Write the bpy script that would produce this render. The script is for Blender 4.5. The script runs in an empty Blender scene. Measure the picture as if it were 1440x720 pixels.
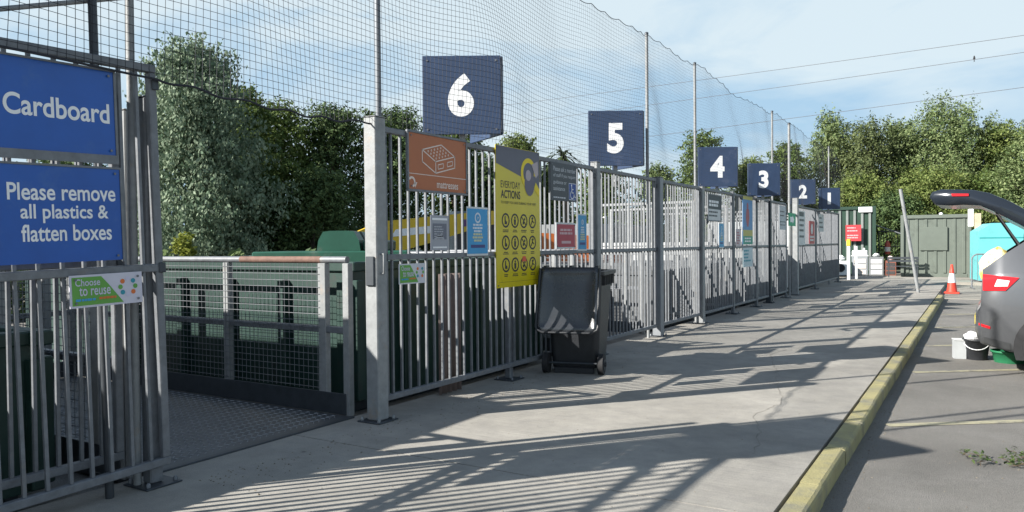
import bpy, math, random
import numpy as np
from mathutils import Vector, Matrix
R = math.radians
sc = bpy.context.scene
COL = sc.collection

# ------------------------------------------------------------------ camera, sky, sun, exposure
CAM_H = 1.45
F_PX = 1072.25          # focal length in pixels of a 1440 wide frame
cam_d = bpy.data.cameras.new('camera')
cam_d.sensor_width = 36.0
cam_d.lens = 36.0 * F_PX / 1440.0
cam_d.clip_start = 0.05
cam_d.clip_end = 3000
cam = bpy.data.objects.new('camera', cam_d)
COL.objects.link(cam)
YAW, PITCH, ROLL = 31.464, -0.888, -0.534
cam.location = (0, 0, CAM_H)
cam.rotation_mode = 'XYZ'
m = Matrix.Rotation(R(YAW), 4, 'Z') @ Matrix.Rotation(R(90 + PITCH), 4, 'X') @ Matrix.Rotation(R(ROLL), 4, 'Z')
cam.rotation_euler = m.to_euler()
sc.camera = cam

SUN_AZ = 39.0           # shadows run this far clockwise of +Y
SUN_EL = 29.6
world = bpy.data.worlds.new('World')
sc.world = world
world.use_nodes = True
nt = world.node_tree
nt.nodes.clear()
wo = nt.nodes.new('ShaderNodeOutputWorld')
bg = nt.nodes.new('ShaderNodeBackground')
sky = nt.nodes.new('ShaderNodeTexSky')
sky.sky_type = 'NISHITA'
sky.sun_disc = False
sky.sun_elevation = R(SUN_EL)
sky.sun_rotation = R(180 + SUN_AZ)
sky.air_density = 1.0
sky.dust_density = 0.8
sky.ozone_density = 1.6
SKY_STRENGTH = 0.058
bg.inputs['Strength'].default_value = SKY_STRENGTH
tc = nt.nodes.new('ShaderNodeTexCoord')
mp = nt.nodes.new('ShaderNodeMapping')
mp.inputs['Rotation'].default_value = (0, 0, R(20))
mp.inputs['Scale'].default_value = (1.0, 1.9, 4.6)
n1 = nt.nodes.new('ShaderNodeTexNoise')
n1.inputs['Scale'].default_value = 1.9
n1.inputs['Detail'].default_value = 7
n1.inputs['Roughness'].default_value = 0.56
n1.inputs['Distortion'].default_value = 0.5
cr = nt.nodes.new('ShaderNodeValToRGB')
cr.color_ramp.elements[0].position = 0.36
cr.color_ramp.elements[0].color = (0.06, 0.06, 0.06, 1)
cr.color_ramp.elements[1].position = 0.55
cr.color_ramp.elements[1].color = (0.95, 0.95, 0.95, 1)
mx = nt.nodes.new('ShaderNodeMix')
mx.data_type = 'RGBA'
CLOUD = (5.75, 6.7, 7.2, 1)
HAZE_BLUE = (3.2, 4.9, 6.5, 1)
mc = nt.nodes.new('ShaderNodeMix'); mc.data_type = 'RGBA'
mc.inputs[6].default_value = HAZE_BLUE
mc.inputs[7].default_value = CLOUD
nt.links.new(mc.outputs[2], mx.inputs[7])
nt.links.new(tc.outputs['Generated'], mp.inputs['Vector'])
nt.links.new(mp.outputs[0], n1.inputs['Vector'])
nt.links.new(n1.outputs[0], cr.inputs[0])
# thin cloud lies low over the horizon and thins out overhead
sx_ = nt.nodes.new('ShaderNodeSeparateXYZ')
nt.links.new(tc.outputs['Generated'], sx_.inputs[0])
mr = nt.nodes.new('ShaderNodeMapRange')
mr.interpolation_type = 'SMOOTHSTEP'
mr.inputs['From Min'].default_value = 0.30; mr.inputs['From Max'].default_value = 0.65
mr.inputs['To Min'].default_value = 1.0; mr.inputs['To Max'].default_value = 0.18
nt.links.new(sx_.outputs['Z'], mr.inputs['Value'])
mu = nt.nodes.new('ShaderNodeMath'); mu.operation = 'MULTIPLY'
nt.links.new(cr.outputs[0], mc.inputs[0])
mu.inputs[0].default_value = 0.95; nt.links.new(mr.outputs[0], mu.inputs[1])
nt.links.new(mu.outputs[0], mx.inputs[0])
nt.links.new(sky.outputs[0], mx.inputs[6])
nt.links.new(mx.outputs[2], bg.inputs['Color'])
nt.links.new(bg.outputs[0], wo.inputs[0])

sun_d = bpy.data.lights.new('sun', 'SUN')
sun_d.energy = 5.0
sun_d.angle = R(0.5)
sun_d.color = (1.0, 0.955, 0.88)
sun = bpy.data.objects.new('sun', sun_d)
COL.objects.link(sun)
sd = Vector((math.sin(R(SUN_AZ)) * math.cos(R(SUN_EL)), math.cos(R(SUN_AZ)) * math.cos(R(SUN_EL)), -math.sin(R(SUN_EL))))
sun.rotation_euler = sd.to_track_quat('-Z', 'Y').to_euler()
sun.location = (-20, -20, 20)

sc.view_settings.view_transform = 'Standard'
sc.view_settings.look = 'None'
sc.view_settings.exposure = 1.18
sc.view_settings.gamma = 1
sc.view_settings.use_curve_mapping = False

# ------------------------------------------------------------------ helpers
class MB:
    def __init__(s):
        s.v, s.f, s.sm, s.pc = [], [], [], []
    def add(s, vs, fs, smooth=False):
        o = len(s.v)
        s.v += [tuple(v) for v in vs]
        for f in fs:
            s.f.append(tuple(i + o for i in f)); s.sm.append(smooth)
        s.pc.append((o, len(s.v), len(s.f)-len(fs), len(s.f)))
        return s
    def box(s, a, b):
        x0, x1 = sorted((a[0], b[0])); y0, y1 = sorted((a[1], b[1])); z0, z1 = sorted((a[2], b[2]))
        return s.add([(x0,y0,z0),(x1,y0,z0),(x1,y1,z0),(x0,y1,z0),(x0,y0,z1),(x1,y0,z1),(x1,y1,z1),(x0,y1,z1)],
              [(0,3,2,1),(4,5,6,7),(0,1,5,4),(1,2,6,5),(2,3,7,6),(3,0,4,7)])
    def cbox(s, a, b, c):
        """box with chamfered edges"""
        x0, x1 = sorted((a[0], b[0])); y0, y1 = sorted((a[1], b[1])); z0, z1 = sorted((a[2], b[2]))
        ring = lambda d, z: [(x0+d+c,y0+d,z),(x1-d-c,y0+d,z),(x1-d,y0+d+c,z),(x1-d,y1-d-c,z),(x1-d-c,y1-d,z),(x0+d+c,y1-d,z),(x0+d,y1-d-c,z),(x0+d,y0+d+c,z)]
        vs = ring(c, z0) + ring(0, z0+c) + ring(0, z1-c) + ring(c, z1)
        fs = [tuple(reversed(range(8))), tuple(range(24, 32))]
        for k in range(3):
            for i in range(8):
                j = (i+1) % 8
                fs.append((k*8+i, k*8+j, k*8+8+j, k*8+8+i))
        return s.add(vs, fs)
    def tube(s, pts, r, n=8, smooth=True, cap=True, up=None):
        pts = [Vector(p) for p in pts]
        rs = r if isinstance(r, (list, tuple)) else [r] * len(pts)
        vs, fs = [], []
        t0 = (pts[1] - pts[0]).normalized()
        a = Vector((0, 0, 1)) if abs(t0.z) < 0.9 else Vector((1, 0, 0))
        u = t0.cross(a).normalized()
        for i, p in enumerate(pts):
            if i == 0: t = pts[1] - pts[0]
            elif i == len(pts) - 1: t = pts[-1] - pts[-2]
            else: t = (pts[i+1] - pts[i]).normalized() + (pts[i] - pts[i-1]).normalized()
            t.normalize()
            u = (u - t * u.dot(t)).normalized()
            w = t.cross(u)
            for k in range(n):
                an = 2 * math.pi * k / n
                vs.append(p + (u * math.cos(an) + w * math.sin(an)) * rs[i])
        for i in range(len(pts) - 1):
            for k in range(n):
                j = (k + 1) % n
                fs.append((i*n+k, i*n+j, i*n+n+j, i*n+n+k))
        s.add(vs, fs, smooth)
        if cap:
            L = len(pts) - 1
            s.add(vs[:n], [tuple(reversed(range(n)))])
            s.add(vs[L*n:], [tuple(range(n))])
        return s
    def prism(s, poly, d0, d1, axis='y'):
        """polygon (2D) extruded along an axis.  axis y: poly is (x,z); axis x: (y,z); axis z: (x,y)"""
        n = len(poly)
        def P(p, d):
            return (p[0], d, p[1]) if axis == 'y' else ((d, p[0], p[1]) if axis == 'x' else (p[0], p[1], d))
        vs = [P(p, d0) for p in poly] + [P(p, d1) for p in poly]
        fs = [tuple(range(n)), tuple(reversed(range(n, 2*n)))]
        for i in range(n):
            j = (i+1) % n
            fs.append((j, i, n+i, n+j))
        return s.add(vs, fs)
    def lathe(s, prof, n=20, c=(0,0,0), cap=True):
        vs, fs = [], []
        for r, z in prof:
            for k in range(n):
                a = 2*math.pi*k/n
                vs.append((c[0]+r*math.cos(a), c[1]+r*math.sin(a), c[2]+z))
        for i in range(len(prof)-1):
            for k in range(n):
                j = (k+1) % n
                fs.append((i*n+k, i*n+j, i*n+n+j, i*n+n+k))
        s.add(vs, fs, True)
        if cap:
            s.add(vs[:n], [tuple(reversed(range(n)))])
            s.add(vs[-n:], [tuple(range(n))])
        return s
    def move(s, M):
        s.v = [tuple(M @ Vector(v)) for v in s.v]; return s
    def build_each(s, name, mt, parent):
        for (a, b, f0, f1) in s.pc:
            q = MB(); q.v = s.v[a:b]; q.f = [tuple(i-a for i in f) for f in s.f[f0:f1]]; q.sm = s.sm[f0:f1]
            q.build(name, mt, parent)
    def build(s, name, mt, parent=None, loc=(0,0,0), fix=True):
        me = bpy.data.meshes.new(name)
        me.from_pydata(s.v, [], s.f)
        me.polygons.foreach_set('use_smooth', s.sm)
        if fix:
            import bmesh
            bm = bmesh.new(); bm.from_mesh(me)
            bmesh.ops.recalc_face_normals(bm, faces=bm.faces)
            bm.to_mesh(me); bm.free()
        me.materials.append(mt)
        o = bpy.data.objects.new(name, me)
        COL.objects.link(o)
        o.location = loc
        if parent: o.parent = parent
        return o

def tag(o, label=None, cat=None, group=None, kind=None):
    if label: o['label'] = label
    if cat: o['category'] = cat
    if group: o['group'] = group
    if kind: o['kind'] = kind
    return o
def thing(name, label, cat, loc=(0,0,0), rz=0, group=None):
    o = bpy.data.objects.new(name, None)
    o.empty_display_size = 0.2
    COL.objects.link(o)
    o.location = loc
    o.rotation_euler = (0, 0, rz)
    return tag(o, label, cat, group)
def copy_tree(o, parent=None):
    c = o.copy(); COL.objects.link(c)
    if parent: c.parent = parent
    for ch in list(o.children): copy_tree(ch, c)
    return c

def mat(name, col, rough=0.6, metal=0.0, var=0.12, scale=4.0, bump=0.0, bscale=40.0, spec=0.5, dirt=None, dirt_amt=0.0, dscale=2.0):
    M = bpy.data.materials.new(name)
    M.use_nodes = True
    n = M.node_tree; b = n.nodes['Principled BSDF']
    b.inputs['Roughness'].default_value = rough
    b.inputs['Metallic'].default_value = metal
    b.inputs['Specular IOR Level'].default_value = spec
    geo = n.nodes.new('ShaderNodeNewGeometry')
    nz = n.nodes.new('ShaderNodeTexNoise')
    nz.inputs['Scale'].default_value = scale
    nz.inputs['Detail'].default_value = 6
    nz.inputs['Roughness'].default_value = 0.65
    n.links.new(geo.outputs['Position'], nz.inputs['Vector'])
    rp = n.nodes.new('ShaderNodeValToRGB')
    rp.color_ramp.elements[0].position = 0.28
    rp.color_ramp.elements[1].position = 0.72
    rp.color_ramp.elements[0].color = tuple(c*(1-var) for c in col[:3]) + (1,)
    rp.color_ramp.elements[1].color = tuple(min(1, c*(1+var)) for c in col[:3]) + (1,)
    n.links.new(nz.outputs[0], rp.inputs[0])
    out = rp.outputs[0]
    if dirt:
        nd = n.nodes.new('ShaderNodeTexNoise')
        nd.inputs['Scale'].default_value = dscale
        nd.inputs['Detail'].default_value = 8
        nd.inputs['Roughness'].default_value = 0.7
        n.links.new(geo.outputs['Position'], nd.inputs['Vector'])
        rd = n.nodes.new('ShaderNodeValToRGB')
        rd.color_ramp.elements[0].position = 0.62 - 0.25*dirt_amt
        rd.color_ramp.elements[1].position = 0.80 - 0.25*dirt_amt
        n.links.new(nd.outputs[0], rd.inputs[0])
        mm = n.nodes.new('ShaderNodeMix'); mm.data_type = 'RGBA'
        n.links.new(rd.outputs[0], mm.inputs[0])
        n.links.new(out, mm.inputs[6])
        mm.inputs[7].default_value = tuple(dirt) + (1,)
        out = mm.outputs[2]
    n.links.new(out, b.inputs['Base Color'])
    if bump:
        nb = n.nodes.new('ShaderNodeTexNoise')
        nb.inputs['Scale'].default_value = bscale
        nb.inputs['Detail'].default_value = 4
        n.links.new(geo.outputs['Position'], nb.inputs['Vector'])
        bp = n.nodes.new('ShaderNodeBump')
        bp.inputs['Strength'].default_value = bump
        bp.inputs['Distance'].default_value = 0.01
        n.links.new(nb.outputs[0], bp.inputs['Height'])
        n.links.new(bp.outputs[0], b.inputs['Normal'])
    return M

def leaf_mat(name, dark, light, transl=0.3, hue2=None):
    M = bpy.data.materials.new(name); M.use_nodes = True
    n = M.node_tree; n.nodes.clear()
    out = n.nodes.new('ShaderNodeOutputMaterial')
    geo = n.nodes.new('ShaderNodeNewGeometry')
    rp = n.nodes.new('ShaderNodeValToRGB')
    rp.color_ramp.elements[0].color = tuple(dark) + (1,)
    rp.color_ramp.elements[1].color = tuple(light) + (1,)
    if hue2:
        e = rp.color_ramp.elements.new(0.9); e.color = tuple(hue2) + (1,)
    n.links.new(geo.outputs['Random Per Island'], rp.inputs[0])
    d = n.nodes.new('ShaderNodeBsdfPrincipled')
    d.inputs['Roughness'].default_value = 0.65
    d.inputs['Specular IOR Level'].default_value = 0.2
    t = n.nodes.new('ShaderNodeBsdfTranslucent')
    mxs = n.nodes.new('ShaderNodeMixShader'); mxs.inputs[0].default_value = transl
    n.links.new(rp.outputs[0], d.inputs['Base Color'])
    n.links.new(rp.outputs[0], t.inputs['Color'])
    n.links.new(d.outputs[0], mxs.inputs[1]); n.links.new(t.outputs[0], mxs.inputs[2])
    n.links.new(mxs.outputs[0], out.inputs[0])
    return M

def flat(name, col, rough=0.5, spec=0.4):
    return mat('print_' + name, col, rough, 0, 0.05, 6.0, spec=spec)

# materials
GALV = mat('galvanised_steel', (0.15, 0.16, 0.175), 0.5, 0.1, 0.24, 14.0, 0.12, 60, dirt=(0.22, 0.20, 0.18), dirt_amt=0.1, dscale=5)
GALV_WORN = mat('worn_galvanised_steel', (0.235, 0.245, 0.25), 0.55, 0.0, 0.2, 11.0, 0.15, 50, dirt=(0.30, 0.24, 0.19), dirt_amt=0.1, dscale=6)
BRIGHT_BAR = mat('bright_galvanised_bar', (0.27, 0.28, 0.285), 0.5, 0.0, 0.2, 7)
DARK_STEEL = mat('dark_steel', (0.05, 0.058, 0.068), 0.5, 0.3, 0.2, 8)
BLACK_PL = mat('black_plastic', (0.022, 0.024, 0.028), 0.42, 0, 0.25, 12, 0.25, 160)
BLACK_RUB = mat('black_rubber', (0.02, 0.02, 0.022), 0.75, 0, 0.2, 10)
NET = mat('black_net_cord', (0.02, 0.022, 0.03), 0.8, 0, 0.1, 3)
NAVY = mat('navy_board', (0.024, 0.046, 0.10), 0.5, 0, 0.18, 2.5, dirt=(0.07, 0.09, 0.15), dirt_amt=0.1, dscale=2.5)
WHITE = flat('white', (0.78, 0.79, 0.80))
BLUE = mat('blue_sign_face', (0.004, 0.080, 0.37), 0.33, 0, 0.14, 2.2, spec=0.55, dirt=(0.03, 0.11, 0.36), dirt_amt=0.2, dscale=4)
GREEN_SKIP = mat('green_skip_paint', (0.010, 0.036, 0.029), 0.5, 0, 0.25, 3, 0.1, 20, dirt=(0.03, 0.03, 0.028), dirt_amt=0.25, dscale=3)
GREEN_LIGHT = mat('bright_green_paint', (0.014, 0.072, 0.048), 0.42, 0, 0.2, 3, dirt=(0.10, 0.12, 0.10), dirt_amt=0.2)
RUST = mat('rusty_steel', (0.15, 0.085, 0.065), 0.8, 0, 0.35, 9, 0.3, 60)
RED = flat('red', (0.50, 0.045, 0.055))
DGREY = flat('charcoal', (0.055, 0.065, 0.075))

# board graphics -----------------------------------------------------
def text_mesh(s, bold=0.0):
    cu = bpy.data.curves.new('t', 'FONT')
    cu.body = s; cu.size = 1.0; cu.offset = bold; cu.resolution_u = 6
    ob = bpy.data.objects.new('t', cu); COL.objects.link(ob)
    dg = bpy.context.evaluated_depsgraph_get()
    me = bpy.data.meshes.new_from_object(ob.evaluated_get(dg))
    vs = [v.co.copy() for v in me.vertices]; fs = [tuple(p.vertices) for p in me.polygons]
    bpy.data.objects.remove(ob); bpy.data.curves.remove(cu); bpy.data.meshes.remove(me)
    return vs, fs
def text(mb, s, x0, z0, x1, z1, y, bold=0.0):
    """letters fitted into the box x0..x1, z0..z1, standing just in front (-y) of a board"""
    vs, fs = text_mesh(s, bold)
    ax = min(v.x for v in vs); bx = max(v.x for v in vs); az = min(v.y for v in vs); bz = max(v.y for v in vs)
    mb.add([(x0 + (v.x-ax)/(bx-ax)*(x1-x0), y, z0 + (v.y-az)/(bz-az)*(z1-z0)) for v in vs], fs)
def poly(mb, pts, y):
    mb.add([(p[0], y, p[1]) for p in pts], [tuple(range(len(pts)))])
def rect(mb, x0, z0, x1, z1, y):
    poly(mb, [(x0,z0),(x1,z0),(x1,z1),(x0,z1)], y)
def line(mb, pts, w, y):
    for (a, b) in zip(pts[:-1], pts[1:]):
        a = Vector(a); b = Vector(b); t = (b-a).normalized(); nn = Vector((-t.y, t.x))*w/2
        poly(mb, [a-nn-t*w*.3, b-nn+t*w*.3, b+nn+t*w*.3, a+nn-t*w*.3], y)
def ring(mb, cx, cz, r0, r1, y, a0=0, a1=360, n=28, sx=1):
    for i in range(n):
        p = R(a0+(a1-a0)*i/n); q = R(a0+(a1-a0)*(i+1)/n)
        poly(mb, [(cx+sx*r0*math.cos(p), cz+r0*math.sin(p)),(cx+sx*r1*math.cos(p), cz+r1*math.sin(p)),(cx+sx*r1*math.cos(q), cz+r1*math.sin(q)),(cx+sx*r0*math.cos(q), cz+r0*math.sin(q))], y)
def disc(mb, cx, cz, r, y, n=20, sx=1):
    poly(mb, [(cx+sx*r*math.cos(2*math.pi*i/n), cz+r*math.sin(2*math.pi*i/n)) for i in range(n)], y)
def dashes(mb, x0, x1, zs, h, y, fr=(0.7, 1.0), align='c', seed=1):
    rr = random.Random(seed)
    for z in zs:
        w = (x1-x0)*rr.uniform(*fr); c = (x0+x1)/2
        a = c - w/2 if align == 'c' else x0
        e = a
        while e < a + w - 1e-4:
            l = min(rr.uniform(0.12, 0.3)*(x1-x0), a+w-e)
            rect(mb, e, z, e+l*0.86, z+h, y); e += l

FX = -4.24     # line of the fence
H_FENCE = 2.44
# ------------------------------------------------------------------ setting
def ground_material():
    M = mat('verge_soil', (0.10, 0.095, 0.07), 0.95, 0, 0.3, 0.6, 0.4, 8, dirt=(0.05, 0.075, 0.03), dirt_amt=0.5, dscale=0.3)
    return M
tag(MB().add([(-900,-900,-0.14),(900,-900,-0.14),(900,900,-0.14),(-900,900,-0.14)], [(0,1,2,3)]).build('ground', ground_material()), kind='structure')

def asphalt():
    M = mat('asphalt', (0.20, 0.19, 0.175), 0.9, 0, 0.2, 0.9, 0.9, 220, dirt=(0.24, 0.23, 0.215), dirt_amt=0.35, dscale=1.3)
    n = M.node_tree; b = n.nodes['Principled BSDF']
    src = b.inputs['Base Color'].links[0].from_socket
    geo = n.nodes.new('ShaderNodeNewGeometry')
    vz = n.nodes.new('ShaderNodeTexNoise'); vz.inputs['Scale'].default_value = 240; vz.inputs['Detail'].default_value = 3
    n.links.new(geo.outputs['Position'], vz.inputs['Vector'])
    rp = n.nodes.new('ShaderNodeValToRGB')
    rp.color_ramp.elements[0].position = 0.35; rp.color_ramp.elements[0].color = (0.62, 0.62, 0.62, 1)
    rp.color_ramp.elements[1].position = 0.68; rp.color_ramp.elements[1].color = (1.42, 1.42, 1.4, 1)
    n.links.new(vz.outputs[0], rp.inputs[0])
    mu = n.nodes.new('ShaderNodeMix'); mu.data_type = 'RGBA'; mu.blend_type = 'MULTIPLY'; mu.inputs[0].default_value = 1
    n.links.new(src, mu.inputs[6]); n.links.new(rp.outputs[0], mu.inputs[7])
    n.links.new(mu.outputs[2], b.inputs['Base Color'])
    return M
ASPH = asphalt()
tag(MB().add([(-0.9,-12,-0.12),(16,-12,-0.12),(16,46,-0.12),(-0.9,46,-0.12)], [(0,1,2,3)]).build('road', ASPH), kind='structure')
tag(MB().add([(-22,-12,-0.132),(-4.4,-12,-0.132),(-4.4,46,-0.132),(-22,46,-0.132)], [(0,1,2,3)]).build('yard', ASPH), kind='structure')

def concrete(name, col, ribs=True):
    M = bpy.data.materials.new(name); M.use_nodes = True
    n = M.node_tree; b = n.nodes['Principled BSDF']
    b.inputs['Roughness'].default_value = 0.9
    b.inputs['Specular IOR Level'].default_value = 0.25
    geo = n.nodes.new('ShaderNodeNewGeometry')
    def noise(scale, detail=6, rough=0.6, vec=None):
        z = n.nodes.new('ShaderNodeTexNoise'); z.inputs['Scale'].default_value = scale
        z.inputs['Detail'].default_value = detail; z.inputs['Roughness'].default_value = rough
        n.links.new(vec or geo.outputs['Position'], z.inputs['Vector']); return z
    def ramp(sock, p0, c0, p1, c1):
        r = n.nodes.new('ShaderNodeValToRGB')
        r.color_ramp.elements[0].position = p0; r.color_ramp.elements[0].color = tuple(c0)+(1,)
        r.color_ramp.elements[1].position = p1; r.color_ramp.elements[1].color = tuple(c1)+(1,)
        n.links.new(sock, r.inputs[0]); return r.outputs[0]
    def mul(a, b_):
        q = n.nodes.new('ShaderNodeMix'); q.data_type = 'RGBA'; q.blend_type = 'MULTIPLY'; q.inputs[0].default_value = 1
        n.links.new(a, q.inputs[6]); n.links.new(b_, q.inputs[7]); return q.outputs[2]
    c = ramp(noise(0.8, 8, 0.65).outputs[0], 0.3, [k*0.74 for k in col], 0.7, [k*1.12 for k in col])
    c = mul(c, ramp(noise(5.0, 8, 0.7).outputs[0], 0.32, (0.86, 0.86, 0.87), 0.6, (1.04, 1.035, 1.02)))
    c = mul(c, ramp(noise(130.0, 2, 0.6).outputs[0], 0.3, (0.82, 0.82, 0.82), 0.7, (1.1, 1.1, 1.1)))
    # scattered dark spots of chewing gum and oil
    vo = n.nodes.new('ShaderNodeTexVoronoi'); vo.inputs['Scale'].default_value = 2.3
    n.links.new(geo.outputs['Position'], vo.inputs['Vector'])
    c = mul(c, ramp(vo.outputs['Distance'], 0.025, (0.55, 0.54, 0.53), 0.05, (1, 1, 1)))
    n.links.new(c, b.inputs['Base Color'])
    # brushed ribs running across the walkway
    mp = n.nodes.new('ShaderNodeMapping'); mp.inputs['Scale'].default_value = (1.2, 26, 1); mp.inputs['Rotation'].default_value = (0, 0, R(-12))
    n.links.new(geo.outputs['Position'], mp.inputs['Vector'])
    st = noise(1.0, 3, 0.5, mp.outputs[0])
    bp = n.nodes.new('ShaderNodeBump'); bp.inputs['Strength'].default_value = 0.32; bp.inputs['Distance'].default_value = 0.012
    n.links.new(st.outputs[0], bp.inputs['Height'])
    bp2 = n.nodes.new('ShaderNodeBump'); bp2.inputs['Strength'].default_value = 0.35; bp2.inputs['Distance'].default_value = 0.004
    n.links.new(noise(150, 3).outputs[0], bp2.inputs['Height'])
    n.links.new(bp.outputs[0], bp2.inputs['Normal'])
    n.links.new(bp2.outputs[0], b.inputs['Normal'])
    return M
CONC = concrete('walkway_concrete', (0.34, 0.324, 0.294))
CONC2 = concrete('apron_concrete', (0.31, 0.295, 0.26))
KX = -0.79      # road side face of the kerb
KW = 0.128
YEND = 23.2
# walkway slabs with open joints between them
mbw = MB()
ys = [-8, -2.4, 4.1, 10.6, 17.1, 23.2, 29.0]
for a, b in zip(ys[:-1], ys[1:]):
    mbw.box((-4.52, a + 0.006, -0.14), (KX - KW - 0.022, b - 0.006, 0.0))
mbw.box((-4.52, 29.0, -0.14), (KX - KW - 0.016, 40.5, 0.0))
tag(mbw.build('walkway', CONC), kind='structure')
tag(MB().box((KX - KW - 0.016, 23.4, -0.14), (14, 40.5, -0.105)).box((KX-KW-0.016, 30.5, -0.105), (14, 40.5, -0.004)).build('apron', CONC2), kind='structure')
def kerb_mat():
    return mat('worn_yellow_kerb_paint', (0.34, 0.305, 0.15), 0.85, 0, 0.16, 3.5, 0.4, 70, dirt=(0.20, 0.195, 0.15), dirt_amt=0.6, dscale=2.6)
mk = MB()
rc0 = random.Random(6)
yk = -8.0
while yk < YEND:
    e = min(yk + 0.915, YEND)
    y0, y1 = yk + 0.005, e - 0.005
    ox, oz = rc0.uniform(-.004, .004), rc0.uniform(-.004, .001)
    prof = [(KX-KW, -0.14), (KX, -0.14), (KX, -0.022), (KX-0.008, -0.008), (KX-0.024, 0.0), (KX-KW, 0.0)]
    prof = [(p[0]+ox, p[1]+oz) for p in prof]
    n_ = len(prof)
    mk.add([(p[0], y0, p[1]) for p in prof] + [(p[0], y1, p[1]) for p in prof],
           [tuple(range(n_)), tuple(reversed(range(n_, 2*n_)))] + [(i, (i+1) % n_, n_+(i+1) % n_, n_+i) for i in range(n_)])
    yk = e
tag(mk.build('kerb', kerb_mat()), kind='structure')
tag(MB().prism([(KX-KW, -0.14), (KX, -0.14), (KX, -0.1), (KX-KW, -0.0)], YEND+0.003, YEND+0.9, 'y').build('dropped_kerb', CONC2), kind='structure')
# cracks in the slab (thin dark seams)
CRK = mat('crack_seam', (0.17, 0.155, 0.135), 1, 0, 0.2)
rc = random.Random(4)
def crack(pts, w):
    mb = MB()
    P = []
    for a, b in zip(pts[:-1], pts[1:]):
        for k in range(8):
            t = k/8
            P.append(Vector((a[0]+(b[0]-a[0])*t+rc.uniform(-.022,.022), a[1]+(b[1]-a[1])*t+rc.uniform(-.022,.022))))
    P.append(Vector(pts[-1]))
    for a, b in zip(P[:-1], P[1:]):
        t = (b-a).normalized(); q = Vector((-t.y, t.x))*w*rc.uniform(.5,1.2)
        mb.add([(a.x-q.x,a.y-q.y,0.003),(b.x-q.x,b.y-q.y,0.003),(b.x+q.x,b.y+q.y,0.003),(a.x+q.x,a.y+q.y,0.003)], [(0,1,2,3)])
    tag(mb.build('pavement_crack', CRK), kind='structure')
crack([(-1.30, 5.3), (-1.42, 5.9), (-1.62, 6.5), (-1.50, 7.1), (-1.72, 7.9), (-1.9, 8.7), (-2.1, 9.4)], 0.002)
crack([(-2.1, 9.4), (-2.3, 10.1), (-2.2, 10.6)], 0.003)
# bay lines
LINE = mat('worn_line_paint', (0.40, 0.37, 0.25), 0.85, 0, 0.15, 6, 0.5, 160, dirt=(0.155, 0.15, 0.14), dirt_amt=0.6, dscale=7)
LD = Vector((0.806, 0.592)); LN = Vector((-LD.y, LD.x))
for i, (x, y) in enumerate([(-0.66, 7.16), (-0.66, 10.2), (-0.66, 12.85), (-0.66, 15.6), (-0.66, 18.4), (-0.66, 21.2), (-0.66, 4.2), (-0.66, 1.2)]):
    p = Vector((x, y)); q = p + LD*5.2
    tag(MB().add([(p.x-LN.x*.05, p.y-LN.y*.05, -0.116), (q.x-LN.x*.05, q.y-LN.y*.05, -0.116), (q.x+LN.x*.05, q.y+LN.y*.05, -0.116), (p.x+LN.x*.05, p.y+LN.y*.05, -0.116)], [(0,1,2,3)]).build('bay_line', LINE), kind='structure')

# ------------------------------------------------------------------ fence
def box_part(name, a, b, mt, parent, c=0.004):
    return MB().cbox(a, b, c).build(name, mt, parent)
rbar = random.Random(19)
def fence_panel(label, p, length, rz, h=H_FENCE, mid=1.35, bot=0.17, pitch=0.118, frame=True, group=None, name='bar_fence', mt=None, rails=True, thin=0.0122, z0=0.0, cat='fence panel'):
    mt = mt or GALV
    t = thing(name, label, cat, p, rz, group)
    rr = 0.024
    for nm, z in (('top_rail', h-rr), ('mid_rail', mid), ('bottom_rail', bot)):
        MB().cbox((0.0, -rr, z-rr+z0), (length, rr, z+rr+z0), 0.005).build(nm, mt, t)
    if frame:
        for x in (rr, length-rr):
            MB().cbox((x-rr, -rr+0.0015, bot+rr+z0), (x+rr, rr-0.0015, h-2*rr+z0), 0.005).build('stile', mt, t)
    n = max(2, int(round(length/pitch)))
    me = None
    for i in range(1, n):
        x = length*i/n
        if me is None:
            b = MB().box((-thin*.78, -thin*.78, bot+rr+z0+.0005), (thin*.78, thin*.78, h-2*rr+z0-.0005)).build('bar', mt, t, (x, 0, 0))
            me = b
        else:
            b = me.copy(); COL.objects.link(b); b.parent = t; b.location = (x+rbar.uniform(-.004,.004), 0, 0)
            b.rotation_euler = (0, R(rbar.gauss(0, .12)), R(rbar.uniform(-4, 4)))
    if frame and length > 1.5 and rz == R(90):
        for x in (0.012, length-0.012):
            for z in (mid, h-0.12):
                MB().cbox((x-0.022, -0.034, z-0.03+z0), (x+0.022, -0.0245, z+0.03+z0), 0.004).build('clamp', DARK_STEEL, t)
    return t
def fence_post(label, y, size=0.1, h=2.5, mt=None, x=FX, plate=True, hinges=(), name='fence_post', depth=None, cat='post'):
    mt = mt or GALV
    t = thing(name, label, cat, (x, y, 0), 0)
    d = (depth or size)/2; s = size/2
    MB().cbox((-d, -s, 0.012), (d, s, h), 0.008).build('shaft', mt, t)
    MB().cbox((-d-0.004, -s-0.004, h+0.0005), (d+0.004, s+0.004, h+0.008), 0.003).build('cap', mt, t)
    if plate:
        MB().cbox((-0.12, -0.12, 0.001), (0.12, 0.12, 0.0115), 0.003).build('base_plate', DARK_STEEL, t)
        for sx in (-1, 1):
            for sy in (-1, 1):
                MB().lathe([(0.014, 0.0), (0.014, 0.018), (0.008, 0.028)], 6, (sx*0.09, sy*0.09, 0.012)).build('bolt', mt, t)
    for z in hinges:
        MB().tube([(0, s, z), (0, s+0.05, z), (0.01, s+0.10, z)], [0.03, 0.05, 0.035], 10).build('hinge', BLACK_RUB, t)
    return t
GA = 'galvanised bar panels of the long fence'
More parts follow.
